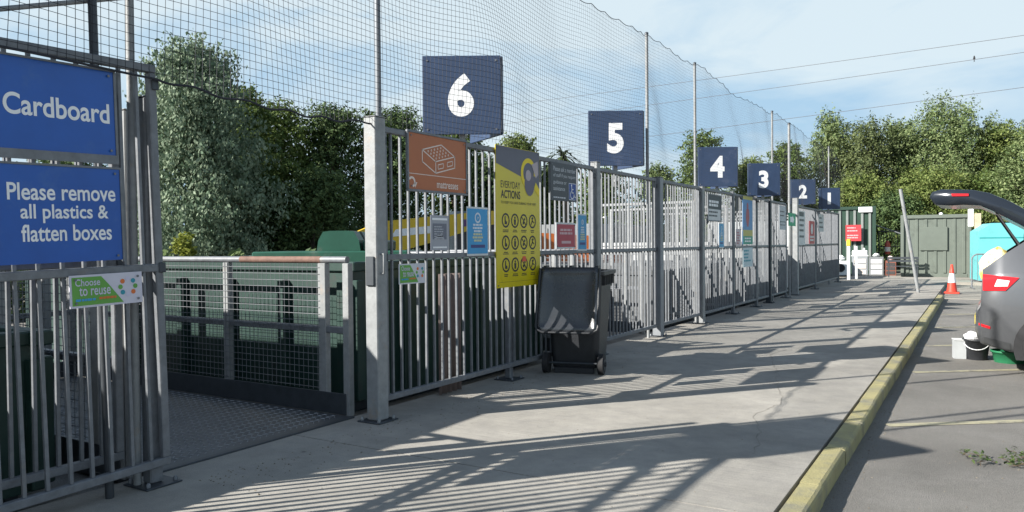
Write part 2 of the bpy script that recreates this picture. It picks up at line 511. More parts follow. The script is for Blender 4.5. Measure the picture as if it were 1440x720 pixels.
# left gate leaf beside the open gateway (it has dropped a little at its free end)
gate = fence_panel('galvanised bar gate leaf hung with the two blue cardboard signs', (FX, -1.15, 0.0), 4.03, R(90), h=2.545, mid=1.33, bot=0.15, name='gate_leaf', cat='gate')
gate.rotation_mode = 'XYZ'
gm = Matrix.Translation((FX, 2.875, 0.0)) @ Matrix.Rotation(R(1.45), 4, 'X') @ Matrix.Translation((0, -4.03, 0)) @ Matrix.Rotation(R(90), 4, 'Z')
gate.location = gm.to_translation(); gate.rotation_euler = gm.to_euler()
GATE_M = gm
fence_panel('inner galvanised sliding leaf standing behind the leaf with the blue signs', (FX-0.17, -1.3, 0.0), 3.98, R(90), h=2.36, mid=1.36, bot=0.2, pitch=0.125, name='gate_leaf', cat='gate')
fence_post('grey post with wide foot plate at the free end of the blue signed gate', 2.82, 0.085, 2.36, x=FX-0.085)
fence_post('slim grey post lit white just behind the edge of the upper blue sign', 2.80, 0.055, 2.3, mt=GALV_WORN, x=FX-0.27, plate=False)
# gateway right post
gp = fence_post('tall square galvanised gatepost with latch at right of the open gateway', 4.78, 0.13, 2.5, mt=GALV_WORN, name='gate_post', cat='gatepost')
MB().cbox((-0.045, -0.082, 1.12), (0.045, -0.066, 1.36), 0.006).build('latch_plate', DARK_STEEL, gp)
MB().tube([(0.066, -0.02, 1.22), (0.10, -0.02, 1.22), (0.10, -0.02, 1.38), (0.066, -0.02, 1.38)], 0.008, 8).build('pull_handle', GALV_WORN, gp)
PAN = [
 (4.86, 8.95, 'galvanised bar panel carrying the orange mattress sign and tall yellow board'),
 (9.09, 11.17, 'bare bar panel under sign 5, right of the open wheelie bin'),
 (11.36, 13.30, 'bare bar panel between the thick dark hinge post and the bright post before sign 4'),
 (13.47, 15.41, 'bar panel below sign 4 carrying a dark and white notice'),
 (15.51, 17.32, 'bar panel carrying the tall blue poster with a red figure'),
 (17.42, 18.50, 'narrow bar panel directly below sign 3'),
 (18.67, 20.40, 'bar panel right of sign 3 ending before the far gap'),
 (21.72, 24.50, 'bar panel below sign 2 carrying white notices and a red sign'),
 (24.60, 28.90, 'last bar panel of the fence, below sign 1'),
]
for a, b, l in PAN:
    fence_panel(l, (FX, a, 0), b-a, R(90), group=GA)
fence_post('grey support post behind the tall yellow board, footed beside the bin', 6.95, 0.07, 2.38, x=FX-0.062)
fence_post('bright galvanised post on the panel joint beneath sign 5', 9.02, 0.1, 2.5, mt=GALV_WORN)
fence_post('thick dark grey post with black round hinges right of sign 5', 11.265, 0.14, 2.46, mt=mat('dark_galvanised', (0.22, 0.235, 0.255), 0.5, 0.2, 0.15, 6), hinges=(2.33, 0.36))
fence_post('bright square post with white foot left of the sign 4 panel', 13.385, 0.13, 2.44, mt=GALV_WORN, hinges=(1.33,))
fence_post('slim galvanised post between sign 4 and the tall blue poster', 15.46, 0.07, 2.46)
fence_post('slim galvanised post just right of the tall blue poster', 17.37, 0.07, 2.46)
fence_post('dark hinge post under the middle of sign 3', 18.585, 0.12, 2.46, mt=DARK_STEEL, hinges=(1.3,))
fence_post('slim galvanised post on the near side of the far gap', 20.44, 0.06, 2.4)
fence_post('tall bright square gatepost left of the panel under sign 2', 21.62, 0.17, 2.62, mt=GALV_WORN, name='gate_post', cat='gatepost')
fence_post('slim galvanised post between the sign 2 panel and the last panel', 24.55, 0.07, 2.44)
fence_post('galvanised end post closing the far end of the fence', 28.98, 0.09, 2.44)
# white painted short posts past the end of the fence
for i, (x, y, l) in enumerate([(-4.1, 30.6, 'short white post just past the far end of the fence'), (-3.95, 31.4, 'white post standing nearest the red notice on the hut')]):
    fence_post(l, y, 0.1, 1.25, mt=WHITE, x=x, plate=False, name='short_post')

# bar fences that divide the bays, running away from the walkway
DIV = [(13.35, 1.9, 'bay dividing bar fence behind the hinge post'),
       (15.5, 2.6, 'bay dividing bar fence behind the sign 4 panel'),
       (18.6, 2.6, 'bay dividing bar fence behind the sign 3 post'),
       (21.7, 2.6, 'bay dividing bar fence behind the tall far gatepost'),
       (24.7, 2.6, 'bay dividing bar fence behind the sign 2 panel')]
for y, L, l in DIV:
    fence_panel(l, (FX-0.10, y, 0), L, R(180), h=2.2, mid=1.25, group='bar fences dividing the bays', pitch=0.16, mt=BRIGHT_BAR, thin=0.014)

# --- number signs on the fence
SR = R(YAW)
SIGN_L = {6: 'navy square sign 6 above the orange mattress sign', 5: 'navy square sign 5 above the wheelie bin', 4: 'navy square sign 4', 3: 'navy square sign 3', 2: 'navy square sign 2 beside the tall far gatepost', 1: 'navy square sign 1 at the far end of the fence', 7: 'navy square sign 7 above the blue cardboard sign'}
def number_sign(n, y, x=-4.5, z0=2.575, S=0.80, rz=SR):
    y = y*(-x)/4.24
    t = thing('number_sign', SIGN_L[n], 'sign', (x, y, z0), rz, 'numbered bay signs')
    MB().cbox((-S/2, -0.014, 0), (S/2, 0.014, S), 0.005).build('board', NAVY, t)
    for bx_ in (-S/2+0.05, S/2-0.05):
        for bz_ in (0.05, S-0.05):
            MB().tube([(bx_, -0.0145, bz_), (bx_, -0.019, bz_)], 0.010, 8).build('bolt', GALV, t)
    MB().box((S/2-0.0005, -0.004, 0.02), (S/2+0.012, 0.05, S-0.02)).box((-S/2+0.02, 0.0145, S-0.07), (S/2-0.02, 0.045, S-0.03)).box((-S/2+0.02, 0.0145, 0.05), (S/2-0.02, 0.045, 0.09)).build('back_frame', GALV, t)
    for dx in (-0.0,):
        MB().cbox((dx-0.03, 0.0455, -0.30 if x < FX else -0.14), (dx+0.03, 0.07, 0.3), 0.003).cbox((dx-0.03, -0.22 if x < FX else 0.0705, -0.24 if x < FX else -0.13), (dx+0.03, 0.045 if x < FX else 0.42, -0.20 if x < FX else -0.09), 0.003).build('bracket', GALV_WORN, t)
    mb = MB()
    z1 = S*0.775; zz = S*0.225; cx = -S*0.01
    if n == 1:
        rect(mb, cx-0.05, zz, cx+0.05, z1, -0.0155)
    else:
        w = {6: 0.33, 5: 0.30, 4: 0.36, 3: 0.30, 2: 0.33, 7: 0.32}[n]*S
        text(mb, str(n), cx-w/2, zz, cx+w/2, z1, -0.0155, 0.042)
    nm = mb.build('numeral', WHITE, t)
    # the board bent back from the walkway-side edge, numbered for people coming the other way
    vr = MB().cbox((0.004, 0.0, 0), (S, 0.028, S), 0.005).build('rear_board', NAVY, t, (S/2+0.002, 0.016, 0))
    va = R(180) - 2*rz
    vr.rotation_euler = (0, 0, R(180) - 2*(rz) - 0.0)
    vr.scale = (1, -1, 1)
    nb_ = nm.copy(); COL.objects.link(nb_); nb_.parent = vr; nb_.location = (S/2, 0.012, 0)
SIGNS = [(6, 6.03), (5, 9.68), (4, 14.46), (3, 18.12), (2, 22.75), (1, 27.2), (7, 1.36)]
for n, y in SIGNS:
    if n in (3, 1): number_sign(n, y, x=-3.98, z0=2.455, S=0.66 if n == 1 else 0.70)   # mounted on the walkway side of their poles
    else: number_sign(n, y, S=0.74 if n == 2 else 0.80)

# --- boards on the fence.  local x runs along the fence (right), z up, -y faces the walkway
def board(name, label, y0, y1, z0, z1, mt, group=None, frame=None, x=None, tilt=0.0, par=None, cat='sign'):
    t = thing(name, label, cat, ((FX+0.034) if x is None else x, y0, z0), R(90), group)
    if tilt: t.rotation_euler = (0, tilt, R(90))
    W, Hh = y1-y0, z1-z0
    MB().box((0, -0.003, 0), (W, 0.003, Hh)).build('panel', mt, t)
    if W > 0.4 and y1 < 12:
        for bx_ in (0.03, W-0.03):
            for bz_ in (0.025, Hh-0.025):
                MB().tube([(bx_, -0.009, bz_), (bx_, -0.013, bz_)], 0.007, 8).build('bolt', GALV, t)
    if frame:
        f = 0.022
        MB().cbox((-f, -0.012, -f), (W+f, 0.012, -0.0005), 0.003).cbox((-f, -0.012, Hh+0.0005), (W+f, 0.012, Hh+f), 0.003).cbox((-f, -0.0115, 0), (-0.0005, 0.0115, Hh), 0.003).cbox((W+0.0005, -0.0115, 0), (W+f, 0.0115, Hh), 0.003).build('frame', frame, t)
    return t, W, Hh
Y1, Y2, Y3 = -0.0045, -0.006, -0.0075
# blue cardboard signs (on the gate leaf, sharing its lean)
def gate_board(name, label, y0, y1, z0, z1, mt, x=0.034):
    t, W, Hh = board(name, label, y0, y1, z0, z1, mt)
    lx = y0 - (2.88-4.03)
    M_ = GATE_M @ Matrix.Translation((lx, -x, z0))
    t.location = M_.to_translation(); t.rotation_euler = M_.to_euler()
    return t, W, Hh
t, W, Hh = gate_board('bay_sign', 'upper blue sign reading Cardboard on the left gate', 1.84, 2.60, 1.985, 2.455, BLUE)
mb = MB(); text(mb, 'Cardboard', 0.175, 0.175, W-0.03, 0.288, Y1, 0.018); mb.build('lettering', WHITE, t)
MB().box((-0.01, -0.008, Hh+0.0005), (W+0.012, 0.008, Hh+0.012)).box((W+0.0005, -0.008, 0), (W+0.014, 0.008, Hh)).box((-0.01, -0.008, -0.05), (W+0.014, 0.008, -0.0005)).build('frame', GALV, t)
t, W, Hh = gate_board('bay_sign', 'lower blue sign asking to remove plastics and flatten boxes', 1.84, 2.615, 1.39, 1.905, BLUE)
mb = MB()
text(mb, 'Please remove', 0.175, 0.332, W-0.03, 0.422, Y1, 0.016)
text(mb, 'all plastics &', 0.235, 0.212, W-0.075, 0.312, Y1, 0.016)
text(mb, 'flatten boxes', 0.235, 0.115, W-0.06, 0.205, Y1, 0.016)
mb.build('lettering', WHITE, t)
MB().box((W+0.0005, -0.008, -0.01), (W+0.014, 0.008, Hh+0.01)).box((-0.01, -0.008, Hh+0.0005), (W+0.0003, 0.008, Hh+0.012)).build('frame', GALV, t)
# "Choose to reuse" boards
LGREEN = flat('leaf_green', (0.12, 0.33, 0.06)); LILAC = flat('lilac_white', (0.55, 0.53, 0.66)); TEAL = flat('teal', (0.03, 0.26, 0.34)); ORNG = flat('orange', (0.62, 0.16, 0.04))
PALE = flat('pale_paper', (0.60, 0.62, 0.62)); SKYB = flat('sky_blue', (0.05, 0.30, 0.58)); INK = flat('ink', (0.03, 0.03, 0.035)); YEL = mat('yellow_board_face', (0.60, 0.49, 0.012), 0.3, 0, 0.06, 3, spec=0.5)
def reuse(t, W, Hh):
    mb = MB(); poly(mb, [(0.012,0.012),(W*0.72,0.012),(W*0.52,Hh-0.06),(W*0.42,Hh-0.012),(0.012,Hh-0.012)], Y1); mb.build('green_area', LGREEN, t)
    mb = MB(); text(mb, 'Choose', 0.03, Hh*0.66, W*0.40, Hh*0.88, Y2, 0.01); text(mb, 'to reuse', 0.05, Hh*0.36, W*0.54, Hh*0.62, Y2, 0.01); mb.build('lettering', LILAC, t)
    mb = MB(); dashes(mb, 0.03, W*0.34, [Hh*0.2], Hh*0.07, Y2, (1,1), seed=2); mb.build('blue_line', SKYB, t)
    mb = MB(); dashes(mb, W*0.38, W*0.62, [Hh*0.22], Hh*0.07, Y2, (1,1), seed=3); mb.build('orange_line', ORNG, t)
    for i in range(8):
        a = i*math.pi/4; mb = MB(); disc(mb, W*0.79+0.045*math.cos(a), Hh*0.55+0.045*math.sin(a), 0.014, Y1, 10)
        mb.build('dot', (LGREEN, TEAL, LILAC, ORNG)[i % 4], t)
t, W, Hh = gate_board('reuse_board', 'green and lilac Choose to reuse board on the left gate', 2.305, 2.725, 1.135, 1.315, flat('board_white', (0.55, 0.54, 0.62)), x=0.037)
reuse(t, W, Hh)
t, W, Hh = board('reuse_board', 'small green and white board at the left end of the mattress panel', 5.02, 5.38, 1.115, 1.29, flat('board_white_b', (0.55, 0.56, 0.6)), x=FX+0.038)
reuse(t, W, Hh)
# orange mattress sign
t, W, Hh = board('bay_sign', 'orange mattresses sign with white line drawing of a mattress', 5.17, 6.03, 1.94, 2.43, mat('orange_sign_face', (0.40, 0.125, 0.045), 0.5, 0, 0.05, 3), frame=GALV)
mb = MB(); lw = 0.010
A, B, C_, D_ = (0.19, 0.355), (0.385, 0.265), (0.68, 0.335), (0.47, 0.425)
dn = 0.105
line(mb, [A, B, C_, D_, A], lw, Y1)
line(mb, [A, (A[0], A[1]-dn), (B[0], B[1]-dn), B], lw, Y1); line(mb, [(B[0], B[1]-dn), (C_[0], C_[1]-dn), C_], lw, Y1)
for i in range(1, 6):
    for j in range(1, 5):
        u, v = i/6, j/5
        px = A[0]+(B[0]-A[0])*v+(D_[0]-A[0])*u; pz = A[1]+(B[1]-A[1])*v+(D_[1]-A[1])*u
        ring(mb, px, pz, 0.004, 0.010, Y1, n=8)
for (u0, u1) in ((0.12, 0.4), (0.6, 0.88)):
    P = lambda u, k: (B[0]+(C_[0]-B[0])*u, B[1]+(C_[1]-B[1])*u-k)
    line(mb, [P(u0,.035), P(u1,.035), P(u1,.075), P(u0,.075), P(u0,.035)], lw*.8, Y1)
line(mb, [(0.0, 0.135), (W, 0.135)], 0.006, Y1)
ring(mb, 0.04, 0.06, 0.03, 0.05, Y1, -70, 150, 14); poly(mb, [(0.075, 0.055), (0.115, 0.062), (0.085, 0.01)], Y1)
text(mb, 'mattresses', 0.40, 0.028, 0.73, 0.085, Y1, 0.012)
mb.build('drawing', flat('cream', (0.70, 0.60, 0.54)), t)
# big yellow board
t, W, Hh = board('safety_board', 'tall yellow Everyday Actions board with twelve round symbols', 6.55, 7.46, 1.0, 2.47, YEL, x=FX+0.042)
mb = MB(); poly(mb, [(0.005, Hh-0.005), (W-0.005, Hh-0.005), (W-0.005, Hh*0.725), (W*0.55, Hh*0.80), (0.005, Hh*0.872)], Y1); mb.build('photo_area', flat('slate', (0.115, 0.12, 0.155)), t)
mb = MB(); ring(mb, W*0.73, Hh*0.83, 0.115, 0.165, Y2, -10, 250, 24); poly(mb, [(W*.86,Hh*.72),(W*.985,Hh*.66),(W*.985,Hh*.72),(W*.9,Hh*.77)], Y2); mb.build('ear_defender', flat('bright_yellow', (0.78, 0.60, 0.02)), t)
mb = MB(); disc(mb, W*0.75, Hh*0.755, 0.135, Y2-0.0004, 18, 0.8); mb.build('hand', flat('mauve_grey', (0.13, 0.12, 0.165)), t)
mb = MB(); disc(mb, W*0.72, Hh*0.815, 0.06, Y3, 14); poly(mb, [(W*.80,Hh*.9),(W*.95,Hh*.93),(W*.96,Hh*.83),(W*.9,Hh*.80)], Y3); mb.build('face', flat('photo_pale', (0.42, 0.36, 0.38)), t)
mb = MB()
text(mb, 'EVERYDAY', 0.095, Hh*0.705, 0.485, Hh*0.755, Y1, 0.0)
text(mb, 'ACTIONS', 0.095, Hh*0.632, 0.485, Hh*0.69, Y1, 0.022)
text(mb, 'TO KEEP YOU SAFE DURING YOUR VISIT', 0.095, Hh*0.594, 0.82, Hh*0.612, Y1, 0.004)
mb.build('lettering', INK, t)
rr_ = random.Random(8)
for r in range(3):
    for c in range(4):
        cx = 0.185 + c*0.185; cz = Hh*(0.475 - r*0.158)
        mb = MB(); ring(mb, cx, cz, 0.058, 0.077, Y1, n=24)
        k = (r*4+c)
        if k % 4 == 0: poly(mb, [(cx-.02,cz-.04),(cx+.025,cz-.04),(cx+.025,cz-.015),(cx,cz),(cx,cz+.045),(cx-.02,cz+.045)], Y1)
        elif k % 4 == 1: disc(mb, cx, cz+.032, .014, Y1, 10); poly(mb, [(cx-.015,cz-.045),(cx+.015,cz-.045),(cx+.022,cz+.015),(cx-.022,cz+.015)], Y1)
        elif k % 4 == 2: line(mb, [(cx-.038,cz+.038),(cx+.038,cz-.038)], .014, Y1); disc(mb, cx-.01, cz-.02, .018, Y1, 10); disc(mb, cx+.016, cz+.02, .014, Y1, 10)
        else: line(mb, [(cx-.03,cz-.035),(cx,cz+.005),(cx-.01,cz+.035)], .016, Y1); line(mb, [(cx,cz+.005),(cx+.035,cz-.015)], .014, Y1); disc(mb, cx+.01, cz+.035, .013, Y1, 10)
        mb.build('symbol', INK, t)
        if k == 10:
            mb = MB(); poly(mb, [(cx-.05,cz+.03),(cx+.05,cz+.03),(cx+.03,cz+.085),(cx-.03,cz+.085)], Y2); mb.build('red_flash', flat('flash_red', (0.65, 0.10, 0.04)), t)
        mb = MB(); dashes(mb, cx-.06, cx+.06, [cz-.105, cz-.122], 0.009, Y1, (.55, 1.0), seed=k); mb.build('caption', INK, t)
mb = MB(); rect(mb, 0.05, 0.055, W-0.05, 0.0575, Y1); mb.build('rule', INK, t)
# grey leaflet in a plastic sleeve
t, W, Hh = board('notice', 'crumpled grey leaflet in a clear sleeve below the orange sign', 5.47, 5.74, 1.40, 1.72, flat('leaflet', (0.33, 0.34, 0.38)))
mb = MB(); rect(mb, 0.03, 0.10, W-0.03, Hh-0.075, Y1)
mb.build('print', flat('leaflet_dark', (0.15, 0.16, 0.20)), t)
mb = MB(); dashes(mb, 0.05, W-0.05, [Hh-.11-.022*k for k in range(6)], 0.010, Y2, (.6, 1.0), 'l', 51); poly(mb, [(.06,.11),(.12,.155),(.20,.12),(.15,.105)], Y2); mb.build('small_print', flat('leaflet_light', (0.40, 0.41, 0.45)), t)
mb = MB(); rect(mb, 0.02, Hh-.045, W-.02, Hh-.025, Y1-.0012); rect(mb, .03, .02, W-.03, .035, Y1-.0012); mb.build_each('white_band', WHITE, t)
# blue poster
def tall_poster(label, y0, y1, z0, z1, col, seed, accent=None):
    t, W, Hh = board('poster', label, y0, y1, z0, z1, col, x=FX+0.036)
    mb = MB(); ring(mb, W/2, Hh*.80, W*.10, W*.15, Y1, n=16); line(mb, [(W/2, Hh*.77), (W/2, Hh*.82), (W*.54, Hh*.80)], .008, Y1)
    dashes(mb, W*.2, W*.8, [Hh*.62, Hh*.55, Hh*.48], Hh*.045, Y1, (.6, 1), seed=seed)
    mb.build('white_print', flat('print_white', (0.6, 0.66, 0.72)), t)
    mb = MB(); dashes(mb, W*.2, W*.8, [Hh*.41, Hh*.34, Hh*.27], Hh*.045, Y1, (.6, 1), seed=seed+5); mb.build('cream_print', flat('print_cream', (0.55, 0.55, 0.33)), t)
    mb = MB(); rect(mb, W*.15, Hh*.13, W*.86, Hh*.2, Y1); mb.build('navy_band', flat('print_navy', (0.05, 0.06, 0.2)), t)
    mb = MB(); rect(mb, -.012, -.02, W+.012, -.0005, 0.0); rect(mb, -.012, Hh+.0005, W+.012, Hh+.018, 0.0); rect(mb, -.012, 0, -.0005, Hh, 0.0); rect(mb, W+.0005, 0, W+.012, Hh, 0.0); mb.build('clear_border', PALE, t)
tall_poster('light blue poster with white lettering between orange sign and yellow board', 6.05, 6.40, 1.36, 1.80, SKYB, 11)
tall_poster('narrow light blue poster right of the small red notice', 8.44, 8.66, 1.38, 1.80, flat('sky_blue_b', (0.06, 0.29, 0.52)), 21)
# dark accessibility sign
t, W, Hh = board('notice', 'charcoal sign with blue wheelchair symbol right of the yellow board', 7.73, 8.40, 1.955, 2.40, DGREY)
mb = MB()
text(mb, 'Please ask a member', 0.07, 0.345, 0.64, 0.40, Y1, 0.006)
text(mb, 'of staff if you require', 0.07, 0.265, 0.64, 0.32, Y1, 0.006)
text(mb, 'guidance or', 0.07, 0.185, 0.40, 0.24, Y1, 0.006)
text(mb, 'assistance', 0.07, 0.12, 0.36, 0.165, Y1, 0.006)
dashes(mb, 0.07, 0.38, [0.03], 0.016, Y1, (1, 1), seed=4)
mb.build('lettering', flat('lettering_grey', (0.5, 0.52, 0.55)), t)
mb = MB(); rect(mb, 0.455, 0.02, 0.65, 0.225, Y1); mb.build('blue_square', flat('symbol_blue', (0.015, 0.06, 0.28)), t)
mb = MB()
ring(mb, 0.545, 0.085, 0.04, 0.052, Y2, 120, 390, 18); disc(mb, 0.53, 0.198, 0.014, Y2, 10)
line(mb, [(0.53, 0.18), (0.538, 0.11), (0.585, 0.11), (0.61, 0.055), (0.63, 0.06)], 0.013, Y2); line(mb, [(0.534, 0.15), (0.575, 0.15)], 0.011, Y2)
line(mb, [(0.46,0.025),(0.645,0.025),(0.645,0.22),(0.46,0.22),(0.46,0.025)], 0.006, Y2)
mb.build('wheelchair_symbol', WHITE, t)
# red notice
t, W, Hh = board('notice', 'small faded red notice in a clear sleeve behind the bin', 7.86, 8.36, 1.39, 1.70, PALE)
mb = MB(); rect(mb, 0.02, 0.02, W-0.02, Hh-0.02, Y1); mb.build('red_sheet', flat('faded_red', (0.42, 0.06, 0.085)), t)
mb = MB(); dashes(mb, 0.08, W-0.08, [Hh*.68, Hh*.55], 0.026, Y2, (.7, 1), seed=5); rect(mb, 0.13, Hh*.2, W-0.13, Hh*.3, Y2); mb.build('lettering', flat('pinkish', (0.6, 0.4, 0.42)), t)
# far notices
t, W, Hh = board('notice', 'dark and white two part notice on the panel below sign 4', 13.72, 14.52, 1.86, 2.32, flat('notice_white', (0.55, 0.57, 0.58)), frame=GALV)
mb = MB(); rect(mb, 0, Hh*.45, W, Hh, Y1); mb.build('dark_half', flat('notice_dark', (0.035, 0.045, 0.055)), t)
mb = MB(); dashes(mb, .06, W-.1, [Hh*.7, Hh*.56], .045, Y2, (.8,1), 'l', 6); mb.build('lettering', WHITE, t)
mb = MB(); dashes(mb, .06, W-.1, [Hh*.3, Hh*.15], .03, Y1, (.8,1), 'l', 7); mb.build('small_print', DGREY, t)
tall_poster('slim blue poster on the panel below sign 4', 14.42, 14.72, 1.36, 1.8, flat('sky_blue_c', (0.08, 0.32, 0.55)), 31)
t, W, Hh = board('notice', 'small pale notice left of the tall poster with the red figure', 15.6, 15.95, 1.36, 1.72, flat('pale_pink', (0.52, 0.46, 0.48)))
mb = MB(); dashes(mb, .05, W-.05, [Hh*.75, Hh*.6, Hh*.45, Hh*.3, Hh*.15], .025, Y1, (.5,1), 'l', 9); mb.build('lettering', flat('dull_red', (0.4, 0.12, 0.14)), t)
t, W, Hh = board('poster', 'tall blue and green poster with a red standing figure', 16.12, 16.92, 1.40, 2.42, flat('poster_blue', (0.10, 0.25, 0.48)), x=FX+0.036)
mb = MB(); rect(mb, 0, Hh*.93, W, Hh, Y1); rect(mb, 0, Hh*.17, W, Hh*.30, Y1); mb.build_each('yellow_band', flat('poster_yellow', (0.45, 0.42, 0.12)), t)
mb = MB(); rect(mb, 0, 0, W, Hh*.17, Y1); mb.build('green_band', flat('poster_green', (0.03, 0.28, 0.20)), t)
mb = MB(); disc(mb, W*.48, Hh*.80, .07, Y1, 14); poly(mb, [(W*.42,Hh*.37),(W*.56,Hh*.37),(W*.66,Hh*.55),(W*.62,Hh*.74),(W*.36,Hh*.74),(W*.30,Hh*.55)], Y1); mb.build('figure', flat('figure_red', (0.34, 0.07, 0.10)), t)
mb = MB(); dashes(mb, .1, W-.1, [Hh*.11, Hh*.05], .03, Y2, (.8,1), seed=12); mb.build('lettering', WHITE, t)
t, W, Hh = board('notice', 'white and teal sheet hung below the tall poster', 16.12, 16.92, 0.92, 1.33, flat('sheet_pale', (0.46, 0.56, 0.60)), x=FX+0.036)
mb = MB(); dashes(mb, .08, W-.1, [Hh*.8, Hh*.62, Hh*.45, Hh*.28], .035, Y1, (.5,1), 'l', 13); mb.build('lettering', TEAL, t)
t, W, Hh = board('notice', 'pale framed notice on the panel before the far gap', 19.55, 20.3, 1.75, 2.35, flat('pale_notice', (0.42, 0.45, 0.48)))
mb = MB(); line(mb, [(.1,.12),(W-.08,.12),(W-.08,.2),(.1,.2),(.1,.12)], .02, Y1); dashes(mb, .1, W-.1, [.34,.44], .03, Y1, (.6,1), 'l', 17); mb.build('lettering', DGREY, t)
t, W, Hh = board('notice', 'small green exit arrow sign in the far gap', 20.55, 21.45, 1.86, 2.2, flat('exit_green', (0.02, 0.33, 0.16)), x=FX+0.05)
mb = MB(); poly(mb, [(.2,.10),(.5,.10),(.5,.05),(.7,.17),(.5,.29),(.5,.24),(.2,.24)], Y1); mb.build('arrow', WHITE, t)
MB().cbox((-0.14, 0.004, 0.28), (1.1, 0.03, 0.33), 0.003).build('bracket', GALV, t)
t, W, Hh = board('notice', 'white notice column right of the tall far gatepost', 21.95, 22.85, 1.35, 2.3, flat('notice_white_b', (0.58, 0.60, 0.60)))
mb = MB(); rect(mb, .05, Hh*.84, W-.2, Hh*.97, Y1); dashes(mb, .08, W-.1, [Hh*.7,Hh*.55,Hh*.4,Hh*.22], .06, Y1, (.5,1), 'l', 15); mb.build('lettering', DGREY, t)
t, W, Hh = board('notice', 'red notice with white figures below sign 2', 23.45, 24.3, 1.38, 2.05, flat('notice_red', (0.42, 0.05, 0.06)))
mb = MB(); disc(mb, W*.5, Hh*.65, .16, Y1, 16); dashes(mb, .1, W-.1, [Hh*.12,Hh*.26], .06, Y1, (.6,1), seed=19); mb.build('lettering', PALE, t)
t, W, Hh = board('notice', 'pale notice on the last panel left of sign 1', 25.0, 25.9, 1.75, 2.3, flat('pale_notice_b', (0.45, 0.48, 0.49)))
mb = MB(); dashes(mb, .1, W-.1, [.12,.26,.4], .05, Y1, (.6,1), 'l', 23); mb.build('lettering', DGREY, t)

# ------------------------------------------------------------------ netting and its poles
def net_pole(label, y, top=4.62, x=FX-0.06, r=0.024, z0=2.3, lean=(0, 0), mt=None):
    t = thing('net_pole', label, 'pole', (x, y, 0), 0, 'poles holding up the net')
    MB().tube([(0, 0, 0.0), (lean[0]*(top)/2, lean[1]*top/2, top/2), (lean[0]*top, lean[1]*top, top)], r, 10).build('shaft', mt or GALV_WORN, t)
    MB().lathe([(r*1.25, 0), (r*1.25, 0.03), (r*0.6, 0.04)], 10, (lean[0]*top, lean[1]*top, top-0.01)).build('cap', DARK_STEEL, t)
net_pole('dark net pole rising behind the right half of the Cardboard sign', 2.53, lean=(0.0, -0.018), mt=DARK_STEEL)
net_pole('thinner net pole rising behind the right end of the Cardboard sign', 2.74, x=FX-0.12)
net_pole('dark net pole rising beside the tall gatepost left of sign 6', 4.90, mt=mat('dark_pole', (0.16, 0.175, 0.195), 0.5, 0.3), r=0.026)
net_pole('net pole right of sign 5', 11.0)
net_pole('net pole left of sign 4', 13.3)
net_pole('net pole above sign 3', 19.25)
net_pole('net pole on the tall far gatepost left of sign 2', 21.5, r=0.035, x=FX-0.12)
net_pole('net pole above sign 1', 27.5)
tag(MB().tube([(FX-0.12, 1.1, 2.44), (FX-0.12, 1.96, 2.68), (FX-0.10, 2.75, 2.96)], 0.014, 10).build('brace_tube', GALV_WORN), 'sloping grey brace tube behind the net at the top left', 'tube')
def net_pt(y, z):
    x = FX + 0.045 + 0.03*math.sin(y*1.7+z*0.9) + 0.02*math.sin(y*4.1+z*2.3)
    f = (z-2.4)/2.2
    dz = 0.0; dy = 0.0
    x += -0.09*(1-f)*0
    for n, sy in SIGNS:
        # the cloth is pushed outwards a little by the front edge of each sign
        ay = (y - (sy*1.061+0.1))/0.75; az = (z-3.0)/0.75
        if abs(ay) < 3 and abs(az) < 3:
            w = math.exp(-ay**2-az**2)
            x += 0.13*w
            dz += 0.05*math.exp(-ay**2-((z-3.5)/0.5)**2)
    dz += 0.02*math.sin(y*2.3)*f
    return (x, y+dy, z+dz)
def net_top(y):
    P = [-2, 2.3, 4.9, 11.0, 13.3, 19.25, 21.5, 27.5, 29.0]
    s = 0
    for a, b in zip(P[:-1], P[1:]):
        if a <= y <= b: s = 0.12*4*((y-a)/(b-a))*(1-(y-a)/(b-a))*min(1, (b-a)/5)
    return 4.58 - s - 0.035*abs(math.sin(y*math.pi/0.42)) - (0.35 if y > 27.5 else 0)*(y-27.5)/1.5
def net_bot(y):
    if 2.8 < y < 4.8: return 2.46 - 0.06*math.sin((y-2.8)/2*math.pi) + 0.012*math.sin(y*17)
    return 2.455
nb = MB()
STEP = 0.05
def rn_at(y): return 0.0019 if y < 6 else max(0.0009, 0.0019 - (y-6)*0.00012)
Ys = [-1.0 + STEP*i for i in range(int(30.0/STEP))]
K = 22
for y in Ys:
    a, b = net_bot(y), net_top(y)
    nb.tube([net_pt(y, a + (b-a)*k/K) for k in range(K+1)], rn_at(y)*(1.0 if y < 8 else 0.8), 3, smooth=False, cap=False)
NH = 42
for j in range(NH+1):
    z = 2.44 + j*STEP
    run = []
    for y in Ys[::2] + [Ys[-1]]:
        a, b = net_bot(y), net_top(y)
        if a-1e-3 <= z <= b: run.append(net_pt(y, z))
        else:
            if len(run) > 1: nb.tube(run, [rn_at(p[1]) for p in run], 3, smooth=False, cap=False)
            run = []
    if len(run) > 1: nb.tube(run, [rn_at(p[1]) for p in run], 3, smooth=False, cap=False)
netroot = thing('safety_net', 'long black square mesh net strung above the whole fence', 'net', (0,0,0))
nb.build('mesh', NET, netroot, fix=False)
MB().tube([net_pt(y, net_top(y)) for y in Ys], 0.0045, 5, cap=False).build('head_rope', NET, netroot, fix=False)
MB().tube([net_pt(y, net_bot(y)) for y in Ys if y < 4.9], 0.0075, 5, cap=False).build('foot_rope', NET, netroot, fix=False)

